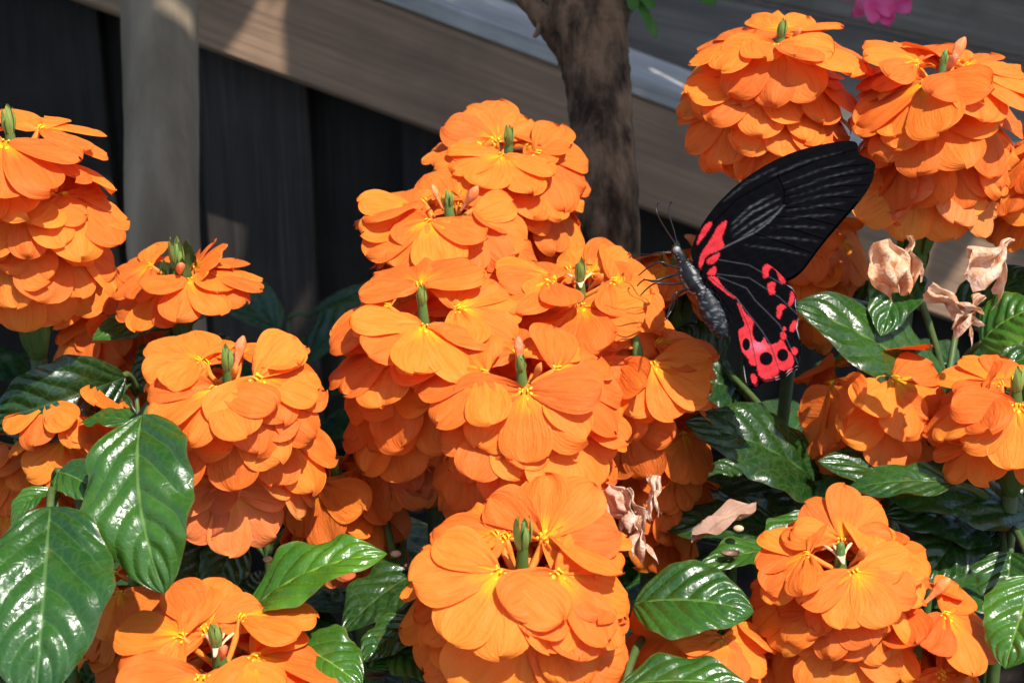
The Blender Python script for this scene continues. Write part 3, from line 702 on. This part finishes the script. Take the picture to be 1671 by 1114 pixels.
s.leaf((1560, 640), (1690, 580), .52, .51, 110, (.1, .7, .8), md)
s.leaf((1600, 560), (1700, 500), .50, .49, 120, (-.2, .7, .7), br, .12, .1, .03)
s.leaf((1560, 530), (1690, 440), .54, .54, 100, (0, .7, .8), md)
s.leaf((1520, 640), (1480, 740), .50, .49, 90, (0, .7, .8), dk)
s = Shoot('leafy shoot with a broad shade-tinted leaf below the butterfly', at(1340, 800, .50))
s.leaf((1345, 800), (1118, 690), .50, .485, 165, (-.1, .75, .75), (.42, .46, .5), .10, .1, .018)  # shade under the butterfly and blooms is put into this leaf's colour
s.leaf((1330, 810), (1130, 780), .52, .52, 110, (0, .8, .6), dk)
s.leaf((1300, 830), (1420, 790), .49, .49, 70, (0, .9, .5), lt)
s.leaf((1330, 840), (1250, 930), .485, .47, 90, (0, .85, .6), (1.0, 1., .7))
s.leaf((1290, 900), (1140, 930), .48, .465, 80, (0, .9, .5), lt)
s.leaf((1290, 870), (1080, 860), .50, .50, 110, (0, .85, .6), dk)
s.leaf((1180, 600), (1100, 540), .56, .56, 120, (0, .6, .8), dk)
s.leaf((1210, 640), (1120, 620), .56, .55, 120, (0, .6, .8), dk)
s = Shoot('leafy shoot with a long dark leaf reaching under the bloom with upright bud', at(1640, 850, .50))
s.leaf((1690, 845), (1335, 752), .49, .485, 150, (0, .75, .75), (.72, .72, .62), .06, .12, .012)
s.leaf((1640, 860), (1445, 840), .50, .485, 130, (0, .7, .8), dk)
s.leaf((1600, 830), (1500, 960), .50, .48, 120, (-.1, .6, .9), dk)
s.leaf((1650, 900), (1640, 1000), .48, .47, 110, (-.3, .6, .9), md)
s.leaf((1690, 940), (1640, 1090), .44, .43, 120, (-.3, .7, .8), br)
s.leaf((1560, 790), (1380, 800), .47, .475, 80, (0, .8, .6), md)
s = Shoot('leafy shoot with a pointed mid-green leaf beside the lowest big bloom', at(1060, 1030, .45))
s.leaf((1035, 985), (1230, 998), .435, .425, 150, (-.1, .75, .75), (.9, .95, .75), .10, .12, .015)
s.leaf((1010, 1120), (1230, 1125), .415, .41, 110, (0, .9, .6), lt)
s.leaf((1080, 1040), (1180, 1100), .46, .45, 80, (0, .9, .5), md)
# shaded understorey between the stems
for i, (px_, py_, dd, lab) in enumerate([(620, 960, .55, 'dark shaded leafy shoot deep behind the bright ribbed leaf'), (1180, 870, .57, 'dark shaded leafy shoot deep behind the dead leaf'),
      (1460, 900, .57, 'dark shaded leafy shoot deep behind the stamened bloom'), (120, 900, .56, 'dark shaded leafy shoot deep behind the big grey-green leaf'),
      (430, 800, .58, 'dark shaded leafy shoot deep between the pale-tipped bloom and the cluster'), (1250, 720, .60, 'dark shaded leafy shoot deep behind the broad shade-tinted leaf'),
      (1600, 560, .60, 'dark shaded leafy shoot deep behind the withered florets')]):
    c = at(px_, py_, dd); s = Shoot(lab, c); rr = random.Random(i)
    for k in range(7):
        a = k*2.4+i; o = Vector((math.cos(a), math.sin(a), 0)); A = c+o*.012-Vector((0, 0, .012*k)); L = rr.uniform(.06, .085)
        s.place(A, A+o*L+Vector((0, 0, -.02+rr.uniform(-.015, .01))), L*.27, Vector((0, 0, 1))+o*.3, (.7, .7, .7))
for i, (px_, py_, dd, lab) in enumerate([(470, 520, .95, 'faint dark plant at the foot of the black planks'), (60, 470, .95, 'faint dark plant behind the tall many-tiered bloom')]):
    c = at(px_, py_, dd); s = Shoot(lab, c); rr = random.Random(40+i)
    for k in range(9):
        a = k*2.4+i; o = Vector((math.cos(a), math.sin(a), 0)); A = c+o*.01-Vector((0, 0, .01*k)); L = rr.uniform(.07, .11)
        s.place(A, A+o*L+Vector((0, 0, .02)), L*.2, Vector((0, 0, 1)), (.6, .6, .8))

# ------------------------------------------------------------------ butterfly
BD = 0.463; BO = at(1140, 450, BD)
bf = link('butterfly', None); bf.location = BO
tag(bf, 'black butterfly with red patches and closed wings perched on the orange blooms', 'butterfly')
WX = (RIGHT*math.cos(R(10))-FWD*math.sin(R(10))).normalized(); WY = (UP+FWD*.10).normalized(); WN = WX.cross(WY).normalized()
PX = BD/F_PX*1.005
def q2(p): return (1010+p[0]/2.475, 200+p[1]/2.475)        # from two enlarged crops to photo pixels
def r2(p): return (1090+p[0]/4.283, 380+p[1]/4.283)
SXW = 1/math.cos(R(10))
def W3(p, off=0): return WX*((p[0]-1140)*PX*SXW)+WY*(-(p[1]-450)*PX)+WN*off
FW = [q2(p) for p in [(322, 612), (300, 560), (292, 520), (330, 430), (390, 345), (470, 265), (560, 200), (650, 150), (740, 115), (830, 95), (900, 83), (938, 88), (950, 103), (947, 130), (965, 152), (1000, 165),
      (1016, 185), (1008, 225), (985, 270), (950, 320), (905, 372), (860, 425), (815, 480), (770, 540), (735, 590), (705, 620), (668, 640), (600, 640), (450, 620)]]
HW = [q2(p) for p in [(335, 612), (345, 565), (375, 538), (410, 530), (480, 538), (550, 556), (610, 590), (645, 625), (668, 655), (695, 690), (706, 730), (697, 765), (712, 800), (704, 845), (718, 890), (714, 935), (705, 985),
      (690, 992), (668, 1004), (650, 1026), (628, 1028), (600, 1035), (562, 1042), (548, 1060), (512, 1068), (500, 1040), (492, 960), (480, 880), (470, 830), (455, 780), (430, 740), (395, 690), (355, 645)]]
RED_F = [[q2(p) for p in P] for P in [[(376, 403), (350, 420), (330, 455), (314, 505), (335, 482), (360, 450), (380, 418)],
      [(442, 396), (405, 420), (385, 455), (365, 490), (335, 530), (325, 560), (326, 600), (345, 600), (352, 570), (345, 560), (360, 540), (395, 525), (420, 512), (428, 500), (415, 475), (430, 440)]]]
RED_H = [[r2(p) for p in P] for P in [
      [(372, 148), (330, 165), (285, 190), (270, 215), (290, 235), (330, 225), (355, 190)], [(335, 240), (310, 255), (275, 290), (280, 305), (335, 308), (340, 270)],
      [(280, 314), (345, 316), (360, 355), (400, 410), (450, 450), (475, 466), (460, 474), (400, 432), (340, 384), (295, 342)],
      [(470, 490), (500, 505), (520, 560), (560, 600), (592, 635), (575, 680), (580, 740), (610, 780), (640, 775), (655, 735), (670, 775), (690, 795), (745, 780), (765, 750), (790, 775), (810, 830), (840, 860), (850, 900),
       (840, 940), (800, 965), (770, 970), (748, 950), (750, 985), (720, 1010), (650, 1030), (620, 1010), (606, 975), (605, 930), (585, 938), (560, 930), (545, 880), (510, 850), (495, 790), (480, 720), (490, 680), (530, 665), (520, 630), (500, 570)],
      [(655, 250), (690, 225), (730, 230), (770, 270), (790, 310), (806, 378), (770, 370), (755, 330), (740, 280), (710, 260), (690, 285), (690, 330), (655, 335), (648, 290)],
      [(680, 375), (705, 358), (742, 370), (728, 405), (735, 440), (700, 455), (685, 425)], [(835, 420), (855, 440), (862, 480), (840, 532), (815, 520), (828, 480)],
      [(745, 525), (775, 512), (814, 535), (775, 555), (770, 600), (755, 622), (736, 590)], [(862, 618), (880, 650), (860, 700), (830, 708), (820, 680), (840, 640)],
      [(760, 715), (785, 700), (808, 730), (785, 767), (762, 745)], [(825, 825), (855, 800), (884, 840), (850, 868)], [(778, 675), (796, 668), (803, 692), (785, 702)], [(560, 1000), (582, 985), (608, 1020), (598, 1062), (572, 1058)]]]
BLK_H = [(r2((535, 790)), 25/4.283, 42/4.283), (r2((666, 888)), 43/4.283, 45/4.283), (r2((776, 862)), 36/4.283, 42/4.283)]
VEIN_H = [[r2(p) for p in P] for P in [[(300, 320), (480, 480), (560, 690), (605, 935)], [(480, 480), (640, 700), (700, 800), (752, 960)], [(345, 315), (540, 400), (600, 490), (760, 660), (830, 820), (880, 930)], [(345, 300), (560, 330), (760, 470), (880, 590)], [(350, 200), (560, 240), (780, 380)]]]
STRK = [[q2(p) for p in P] for P in [[(450, 425), (530, 350), (625, 298)], [(448, 445), (540, 370), (650, 312)], [(455, 467), (560, 395), (655, 337)], [(475, 482), (570, 420), (650, 365)],
      [(600, 232), (740, 170), (890, 128)], [(640, 262), (790, 205), (945, 165)], [(670, 290), (810, 238), (970, 200)], [(680, 312), (820, 270), (962, 240)], [(675, 338), (800, 310), (930, 290)],
      [(665, 366), (780, 350), (895, 338)], [(650, 398), (760, 388), (860, 385)], [(600, 430), (720, 430), (825, 438)], [(560, 470), (680, 475), (790, 492)], [(500, 500), (640, 520), (750, 548)], [(420, 330), (520, 250), (640, 190)]]]
VEIN_F = [[q2(p) for p in P] for P in [[(330, 590), (400, 522), (545, 452), (600, 412), (660, 345)], [(345, 450), (480, 315), (640, 225)], [(640, 225), (780, 165), (940, 120)], [(650, 250), (800, 200), (990, 180)], [(660, 280), (820, 235), (1005, 215)], [(665, 305), (830, 270), (985, 265)], [(665, 335), (820, 310), (950, 315)],
      [(655, 350), (780, 350), (905, 370)], [(630, 385), (750, 395), (855, 425)], [(590, 420), (700, 440), (810, 480)], [(545, 452), (650, 490), (765, 535)], [(640, 225), (665, 280), (660, 345)]]]
WHITE = [[r2(p) for p in P] for P in [[(806, 380), (850, 410), (872, 450)], [(868, 470), (865, 520), (882, 590)], [(884, 600), (870, 680), (890, 760)], [(892, 860), (884, 930), (850, 945)], [(840, 945), (810, 970), (790, 1000)], [(755, 1000), (715, 1018), (650, 1030)], [(515, 930), (525, 1010), (535, 1070)]]]
def segdist(X, Y, poly, closed):
    d = np.full(X.shape, 1e9); n = len(poly); tpar = np.zeros(X.shape)
    for i in range(n if closed else n-1):
        ax_, ay = poly[i]; bx, by = poly[(i+1) % n]; dx, dy = bx-ax_, by-ay
        t = np.clip(((X-ax_)*dx+(Y-ay)*dy)/(dx*dx+dy*dy+1e-9), 0, 1); dd = np.hypot(X-ax_-t*dx, Y-ay-t*dy)
        k = dd < d; d[k] = dd[k]; tpar[k] = (i+t[k])/max(1, (n-1))
    return d, tpar
def inside(X, Y, poly):
    c = np.zeros(X.shape, bool); n = len(poly)
    for i in range(n):
        x1, y1 = poly[i]; x2, y2 = poly[(i+1) % n]
        k = ((y1 > Y) != (y2 > Y)) & (X < (x2-x1)*(Y-y1)/(y2-y1+1e-12)+x1); c ^= k
    return c
def sdf(X, Y, poly): d, _ = segdist(X, Y, poly, True); return np.where(inside(X, Y, poly), -d, d)
def sst(x, a, b): t = np.clip((x-a)/(b-a), 0, 1); return t*t*(3-2*t)
def chaikin(P, n=2):
    for _ in range(n):
        Q = []
        for i in range(len(P)):
            a, b = P[i], P[(i+1) % len(P)]
            Q += [(a[0]*.75+b[0]*.25, a[1]*.75+b[1]*.25), (a[0]*.25+b[0]*.75, a[1]*.25+b[1]*.75)]
        P = Q
    return P
def wing(name, outline, hind, off, splay, parent):
    poly = chaikin(outline, 2); st = 0.8
    xs = np.arange(min(p[0] for p in poly)-1, max(p[0] for p in poly)+1, st); ys = np.arange(min(p[1] for p in poly)-1, max(p[1] for p in poly)+1, st)
    X, Y = np.meshgrid(xs, ys, indexing='ij'); S = sdf(X, Y, poly)
    # pull boundary vertices onto the outline so that the rim is smooth
    gx, gy = np.gradient(S, st); gl = np.hypot(gx, gy)+1e-6; near = (S > 0) & (S < st*1.3)
    X = np.where(near, X-gx/gl*S, X); Y = np.where(near, Y-gy/gl*S, Y); keep = S < st*1.3
    col = np.zeros(X.shape+(3,)); base_ = np.array((.0028, .0028, .0036)); col[:] = base_
    z = np.zeros(X.shape); bx, by = 1140, 447
    rad = np.hypot(X-bx, Y-by)
    if not hind:
        for P in STRK:
            d, t = segdist(X, Y, P, False); a = np.exp(-(d/1.9)**2)*np.sin(np.clip(t, 0, 1)*np.pi)**.6
            a *= .55+.45*np.sin(X*.35+Y*.6+2*np.sin(Y*.23))*np.sin(X*.11-Y*.4); cell = P[0][1] > 360 and P[-1][0] < 1280
            col += a[..., None]*np.array((.060, .062, .068))*(1.3 if cell else .6)
        for i, P in enumerate(VEIN_F):
            d, t = segdist(X, Y, P, False); a = np.exp(-(d/1.3)**2); z += .00016*a
            col = col*(1-.6*a[..., None])+(np.array((.16, .16, .17))*(a*(.5 if i == 0 else 0))[..., None])
        reds = RED_F
    else:
        for i, P in enumerate(VEIN_H):
            d, t = segdist(X, Y, P, False); a = np.exp(-(d/1.0)**2); z += .00014*a; col += a[..., None]*np.array((.035, .035, .04))
        reds = RED_H
    red = np.array((.56, .030, .038)); pk = np.array((.60, .12, .17)); m_ = np.zeros(X.shape)
    rg = np.random.RandomState(8); wob = .8*np.sin(X*.9+1.3*np.sin(Y*.7))*np.sin(Y*1.1+X*.3)+rg.uniform(-.5, .5, X.shape)
    for i, P in enumerate(reds):
        s_ = sdf(X, Y, chaikin(P, 1)); m_ = np.maximum(m_, 1-sst(s_+wob, -1.1, 1.1))
    if hind:
        for (c, rx, ry) in BLK_H: m_ *= sst(np.hypot((X-c[0])/rx, (Y-c[1])/ry), .92, 1.12)
        for P in VEIN_H[:2]: d, t = segdist(X, Y, P, False); m_ *= .25+.75*sst(d, .3, 1.2)
        mixp = np.exp(-(((X-1233)/14)**2+((Y-568)/9)**2))[..., None]
        rc = red*(1-mixp)+pk*mixp
    else: rc = np.broadcast_to(red, col.shape)
    rng = np.random.RandomState(3); m3 = m_[..., None]
    col = col*(1-m3)+rc*m3
    col = col*(rng.uniform(.72, 1.28, X.shape)*(1+.18*np.sin(X*.21+Y*.13)*np.sin(Y*.31)))[..., None]
    if hind:
        for P in WHITE: d, t = segdist(X, Y, P, False); a = (1-sst(d, .2, .9))[..., None]*.7*np.sin(np.clip(t, 0, 1)*np.pi)[..., None]; col = col*(1-a)+np.array((.50, .50, .51))*a
    # gentle camber
    z += splay*rad*PX + .0012*np.sin(rad/95.0) + .0005*np.sin(X/31.0+Y/47.0)
    idx = -np.ones(X.shape, int); ii = np.argwhere(keep)
    idx[keep] = np.arange(len(ii))
    Xk, Yk, Zk = X[keep], Y[keep], z[keep]+off
    V = np.outer((Xk-1140)*PX*SXW, WX)+np.outer(-(Yk-450)*PX, WY)+np.outer(Zk, WN)
    a, b, c, d = idx[:-1, :-1], idx[1:, :-1], idx[1:, 1:], idx[:-1, 1:]; ok = (a >= 0) & (b >= 0) & (c >= 0) & (d >= 0)
    Fc = np.stack([a[ok], d[ok], c[ok], b[ok]], 1)
    me = bpy.data.meshes.new(name); me.from_pydata(V.tolist(), [], Fc.tolist()); me.materials.append(M['wing'])
    at_ = me.color_attributes.new('Col', 'FLOAT_COLOR', 'POINT')
    at_.data.foreach_set('color', np.concatenate([col[keep], np.ones((len(ii), 1))], 1).astype(np.float32).ravel())
    me.polygons.foreach_set('use_smooth', [True]*len(Fc)); me.update()
    return link(name, me, parent)
wing('forewing', FW, False, .0012, .02, bf); wing('hindwing', HW, True, .0026, .035, bf)
wing('forewing', FW, False, -.0030, -.05, bf); wing('hindwing', HW, True, -.0042, -.07, bf)
# body: one mesh from head to abdomen tip
sp = [(1100, 400), (1104, 406), (1110, 415), (1114, 424), (1120, 436), (1127, 450), (1135, 463), (1144, 474), (1152, 484), (1158, 500), (1166, 518), (1172, 532), (1178, 544), (1183, 552)]
rdx = [3, 8, 9, 8, 15, 19, 19, 14, 16, 20, 20, 17, 12, 5]
pts, rads = [], []
for i in range(len(sp)-1):
    for k in range(6):
        f = k/6; f2 = f*f*(3-2*f); pts.append((sp[i][0]*(1-f)+sp[i+1][0]*f, sp[i][1]*(1-f)+sp[i+1][1]*f)); rads.append(rdx[i]*(1-f2)+rdx[i+1]*f2)
pts.append(sp[-1]); rads.append(2)
mb = MB(); SEG = 28; P = []; cols = []; rr = random.Random(5)
for i, p in enumerate(pts):
    q = pts[min(i+1, len(pts)-1)]; o = pts[max(i-1, 0)]; tx, ty = q[0]-o[0], q[1]-o[1]; l = math.hypot(tx, ty); nx, ny = -ty/l, tx/l
    row = []; ab = p[1] > 480; ring = 1+(.018*math.sin((p[1]-480)/9.5*2*math.pi) if ab else 0)
    for k in range(SEG):
        a = 2*math.pi*k/SEG; rj = rads[i]*ring*(1+rr.uniform(-.022, .022)*(1 if 4 < i < len(pts)-4 else 0))
        row.append(W3((p[0]+nx*rj*math.cos(a), p[1]+ny*rj*math.cos(a)), math.sin(a)*rj*PX*.92))
        n = rr.random()
        if ab: c = (.010, .012, .015) if n < .86 else (.10, .112, .125)
        else:
            st_ = math.sin(a*5+.35*i*.3+1.2); c = (.26, .26, .27) if (st_ > .86 and 20 < i < 46 and n < .75) else (.010, .010, .012)
            if n > .965: c = (.30, .30, .31)
        cols.append(c)
    P.append(row)
mb.grid(P, None, 0, True)
me = mb.mesh('body', M['body']); ca = me.color_attributes.new('Col', 'FLOAT_COLOR', 'POINT')
ca.data.foreach_set('color', np.array([(*c, 1) for c in cols], dtype=np.float32).ravel())
link('body', me, bf)
mh = MB()
for k in range(420):
    i = rr.randint(14, 74); a = rr.uniform(0, 2*math.pi); j = int(a/2/math.pi*SEG) % SEG
    p = P[i][j]; q = P[min(i+1, len(P)-1)][j]; c_ = sum((P[i][t] for t in range(SEG)), Vector())/SEG
    o_ = (p-c_).normalized(); d_ = (o_*.7+(q-p).normalized()*.9+Vector((rr.uniform(-.3, .3), rr.uniform(-.3, .3), rr.uniform(-.3, .3)))).normalized(); L_ = rr.uniform(5, 12)*PX*(1 if i < 44 else .6)
    sd = d_.cross(o_).normalized()*PX*.45
    mh.add([p-sd, p+sd, p+d_*L_], [(0, 1, 2)])
mh.build('hair', M['black'], bf)
def ball(c, r, name, mat, parent, sq=(1, 1, 1)):
    m = MB(); m.grid([[Vector((c.x+sq[0]*r*math.sin(t)*math.cos(p), c.y+sq[1]*r*math.sin(t)*math.sin(p), c.z+sq[2]*r*math.cos(t))) for p in [2*math.pi*k/14 for k in range(14)]] for t in [.02+3.10*i/10 for i in range(11)]], None, 0, True)
    return m.build(name, mat, parent)
for s_ in (1, -1):
    ball(W3((1106, 408), s_*.0012), 6.2*PX, 'eye', M['bfeye'], bf)
def wire(name, pl, rad, offs, parent=bf):
    m = MB(); n = len(pl); pt = [W3(p, o) for p, o in zip(pl, offs)]
    out = []
    for i in range(n-1):
        for k in range(5):
            f = k/5; a = pt[max(i-1, 0)]; b = pt[i]; c = pt[i+1]; d = pt[min(i+2, n-1)]
            out.append(.5*((2*b)+(c-a)*f+(2*a-5*b+4*c-d)*f*f+(3*b-a-3*c+d)*f**3))
    out.append(pt[-1]); N_ = len(out)
    m.tube(out, [rad(i/(N_-1)) for i in range(N_)], 7); return m.build(name, M['black'], parent)
ant = lambda t: (1.0+1.4*max(0, (t-.82)/.18))*PX*.95
wire('antenna', [(1107, 402), (1103, 380), (1096, 355), (1095, 338), (1099, 329)], ant, [.001, .0015, .002, .002, .002])
wire('antenna', [(1106, 400), (1090, 375), (1075, 348), (1070, 332), (1073, 319)], ant, [-.001, -.003, -.006, -.007, -.007])
wire('proboscis', [(1100, 412), (1080, 412), (1062, 415), (1040, 414), (1028, 420)], lambda t: PX*.8, [0, .001, .001, .0005, 0])
lg = lambda t: PX*(2.0-1.0*t)
for pl, of in [([(1112, 440), (1096, 437), (1083, 432), (1064, 440), (1046, 452)], (.003, .005, .006, .006, .004)),
               ([(1113, 448), (1095, 455), (1074, 464), (1056, 462), (1044, 470)], (.003, .006, .008, .007, .005)),
               ([(1118, 462), (1098, 468), (1076, 468), (1062, 475), (1050, 486)], (.003, .006, .008, .007, .006)),
               ([(1122, 474), (1112, 480), (1104, 486), (1096, 508), (1090, 524)], (.003, .006, .007, .006, .006)),
               ([(1112, 438), (1095, 446), (1082, 450), (1066, 456), (1050, 452)], (-.003, -.005, -.005, -.004, -.003)),
               ([(1118, 470), (1104, 478), (1098, 492), (1092, 506), (1084, 520)], (-.003, -.005, -.006, -.005, -.004))]:
    wire('leg', pl, lg, of)

# ------------------------------------------------------------------ pink bloom, dead leaf, husks, crumbs
pd = .70; pk = link('pink_flower', None); c = at(1425, -8, pd); foot = Vector((at(1900, 400, .8).x, at(1900, 400, .8).y, -.01)); pk.location = foot
tag(pk, 'small bright pink bloom hanging over the weathered boards', 'flower')
m = MB(); m.tube([p-foot for p in bez(foot, at(1760, -900, .78), c+Vector((0, 0, .01)), 16)], [.0025-.0001*i for i in range(16)], 8); m.build('stem', M['stem'], pk)
rr = random.Random(2)
for (px_, py_, ang, L) in [(1400, -5, -110, 42), (1415, 5, -80, 42), (1440, 10, -75, 44), (1455, 8, -35, 40), (1430, -5, -60, 50), (1395, -15, -150, 40), (1470, -10, -10, 35), (1420, -20, 90, 40), (1445, -18, 60, 40)]:
    A = at(px_, py_-6, pd+rr.uniform(-.006, .006)); B = at(px_+math.cos(R(ang))*L*.9, py_-6-math.sin(R(ang))*L, pd-.006)
    simple_leaf(A-foot, B-foot, 23/F_PX*pd, -FWD+Vector((rr.uniform(-.8, .8), 0, rr.uniform(-.2, .8))), .35).build('petal', M['pink'], pk)

dl = simple_leaf(at(1234, 826, .475), at(1130, 878, .47), 24/F_PX*.47, UP*.7-FWD*.7+RIGHT*.2, .30, 26, 13)
rr = random.Random(9)
for i, v in enumerate(dl.v):
    a_, b_ = i//13, i % 13-6
    dl.v[i] = tuple(Vector(v)+UP*(.0008*math.sin(a_*.5+b_*.5)+.0008*math.sin(b_*1.1+a_*.25)+rr.uniform(-.0001, .0001))+RIGHT*.0003*math.sin(a_*.7))
o = dl.build('dead_leaf', M['dead']); tag(o, 'curled tan dead leaf lying on the dark foliage below the butterfly', 'leaf')
def husk(px_, py_, d, s_, seed, label):
    rr = random.Random(seed); c = at(px_, py_, d); m = MB(); P = []
    for i in range(8):
        t = .12+1.35*i/7
        P.append([c+Vector((math.cos(a)*math.sin(t)*s_*1.5*(1+.12*math.sin(3*a+seed)), math.sin(a)*math.sin(t)*s_, -math.cos(t)*s_*.8+rr.uniform(-.05, .05)*s_)) for a in [2*math.pi*k/12 for k in range(12)]])
    m.grid(P, None, 0, True); tag(m.build('seed_husk', M['husk']), label, 'husk', 'brown husks on the leaves')
for i, (x_, y_, d_, s_, lab) in enumerate([(628, 1040, .446, .0017, 'largest brown seed husk of the trio beside the lowest big bloom'), (604, 1046, .446, .0016, 'pinkish brown seed husk of the trio nearest the bright ribbed leaf'),
        (652, 1056, .446, .0014, 'smallest dark seed husk of the trio beside the lowest big bloom'), (614, 1098, .44, .0018, 'lone brown seed husk under the trio of husks'),
        (680, 920, .47, .0022, 'brown cup-shaped husk on the shaded leaf past the bright ribbed leaf'), (1193, 900, .465, .0018, 'dark husk on the small leaf under the tan dead leaf')]):
    husk(x_, y_, d_, s_, i, lab)
for i, (x_, y_, d_, s_, lab) in enumerate([(168, 750, .428, .0014, 'pale tan crumb on the large glossy lit leaf'), (562, 820, .492, .0013, 'pale crumb on the small leaf under the shaded drooping bloom'),
        (646, 903, .475, .0012, 'tan crumb just past the tip of the bright ribbed leaf'), (437, 912, .465, .0011, 'pale crumb behind the bright ribbed leaf'),
        (405, 858, .455, .0010, 'tiny crumb under the lowest florets of the pale-tipped bloom'), (1205, 862, .47, .0012, 'round tan crumb beside the curled dead leaf')]):
    o = ball(at(x_, y_, d_), s_, 'crumb', M['crumb'], None, (1.3, 1, .8)); tag(o, lab, 'crumb', 'pale crumbs on the leaves')
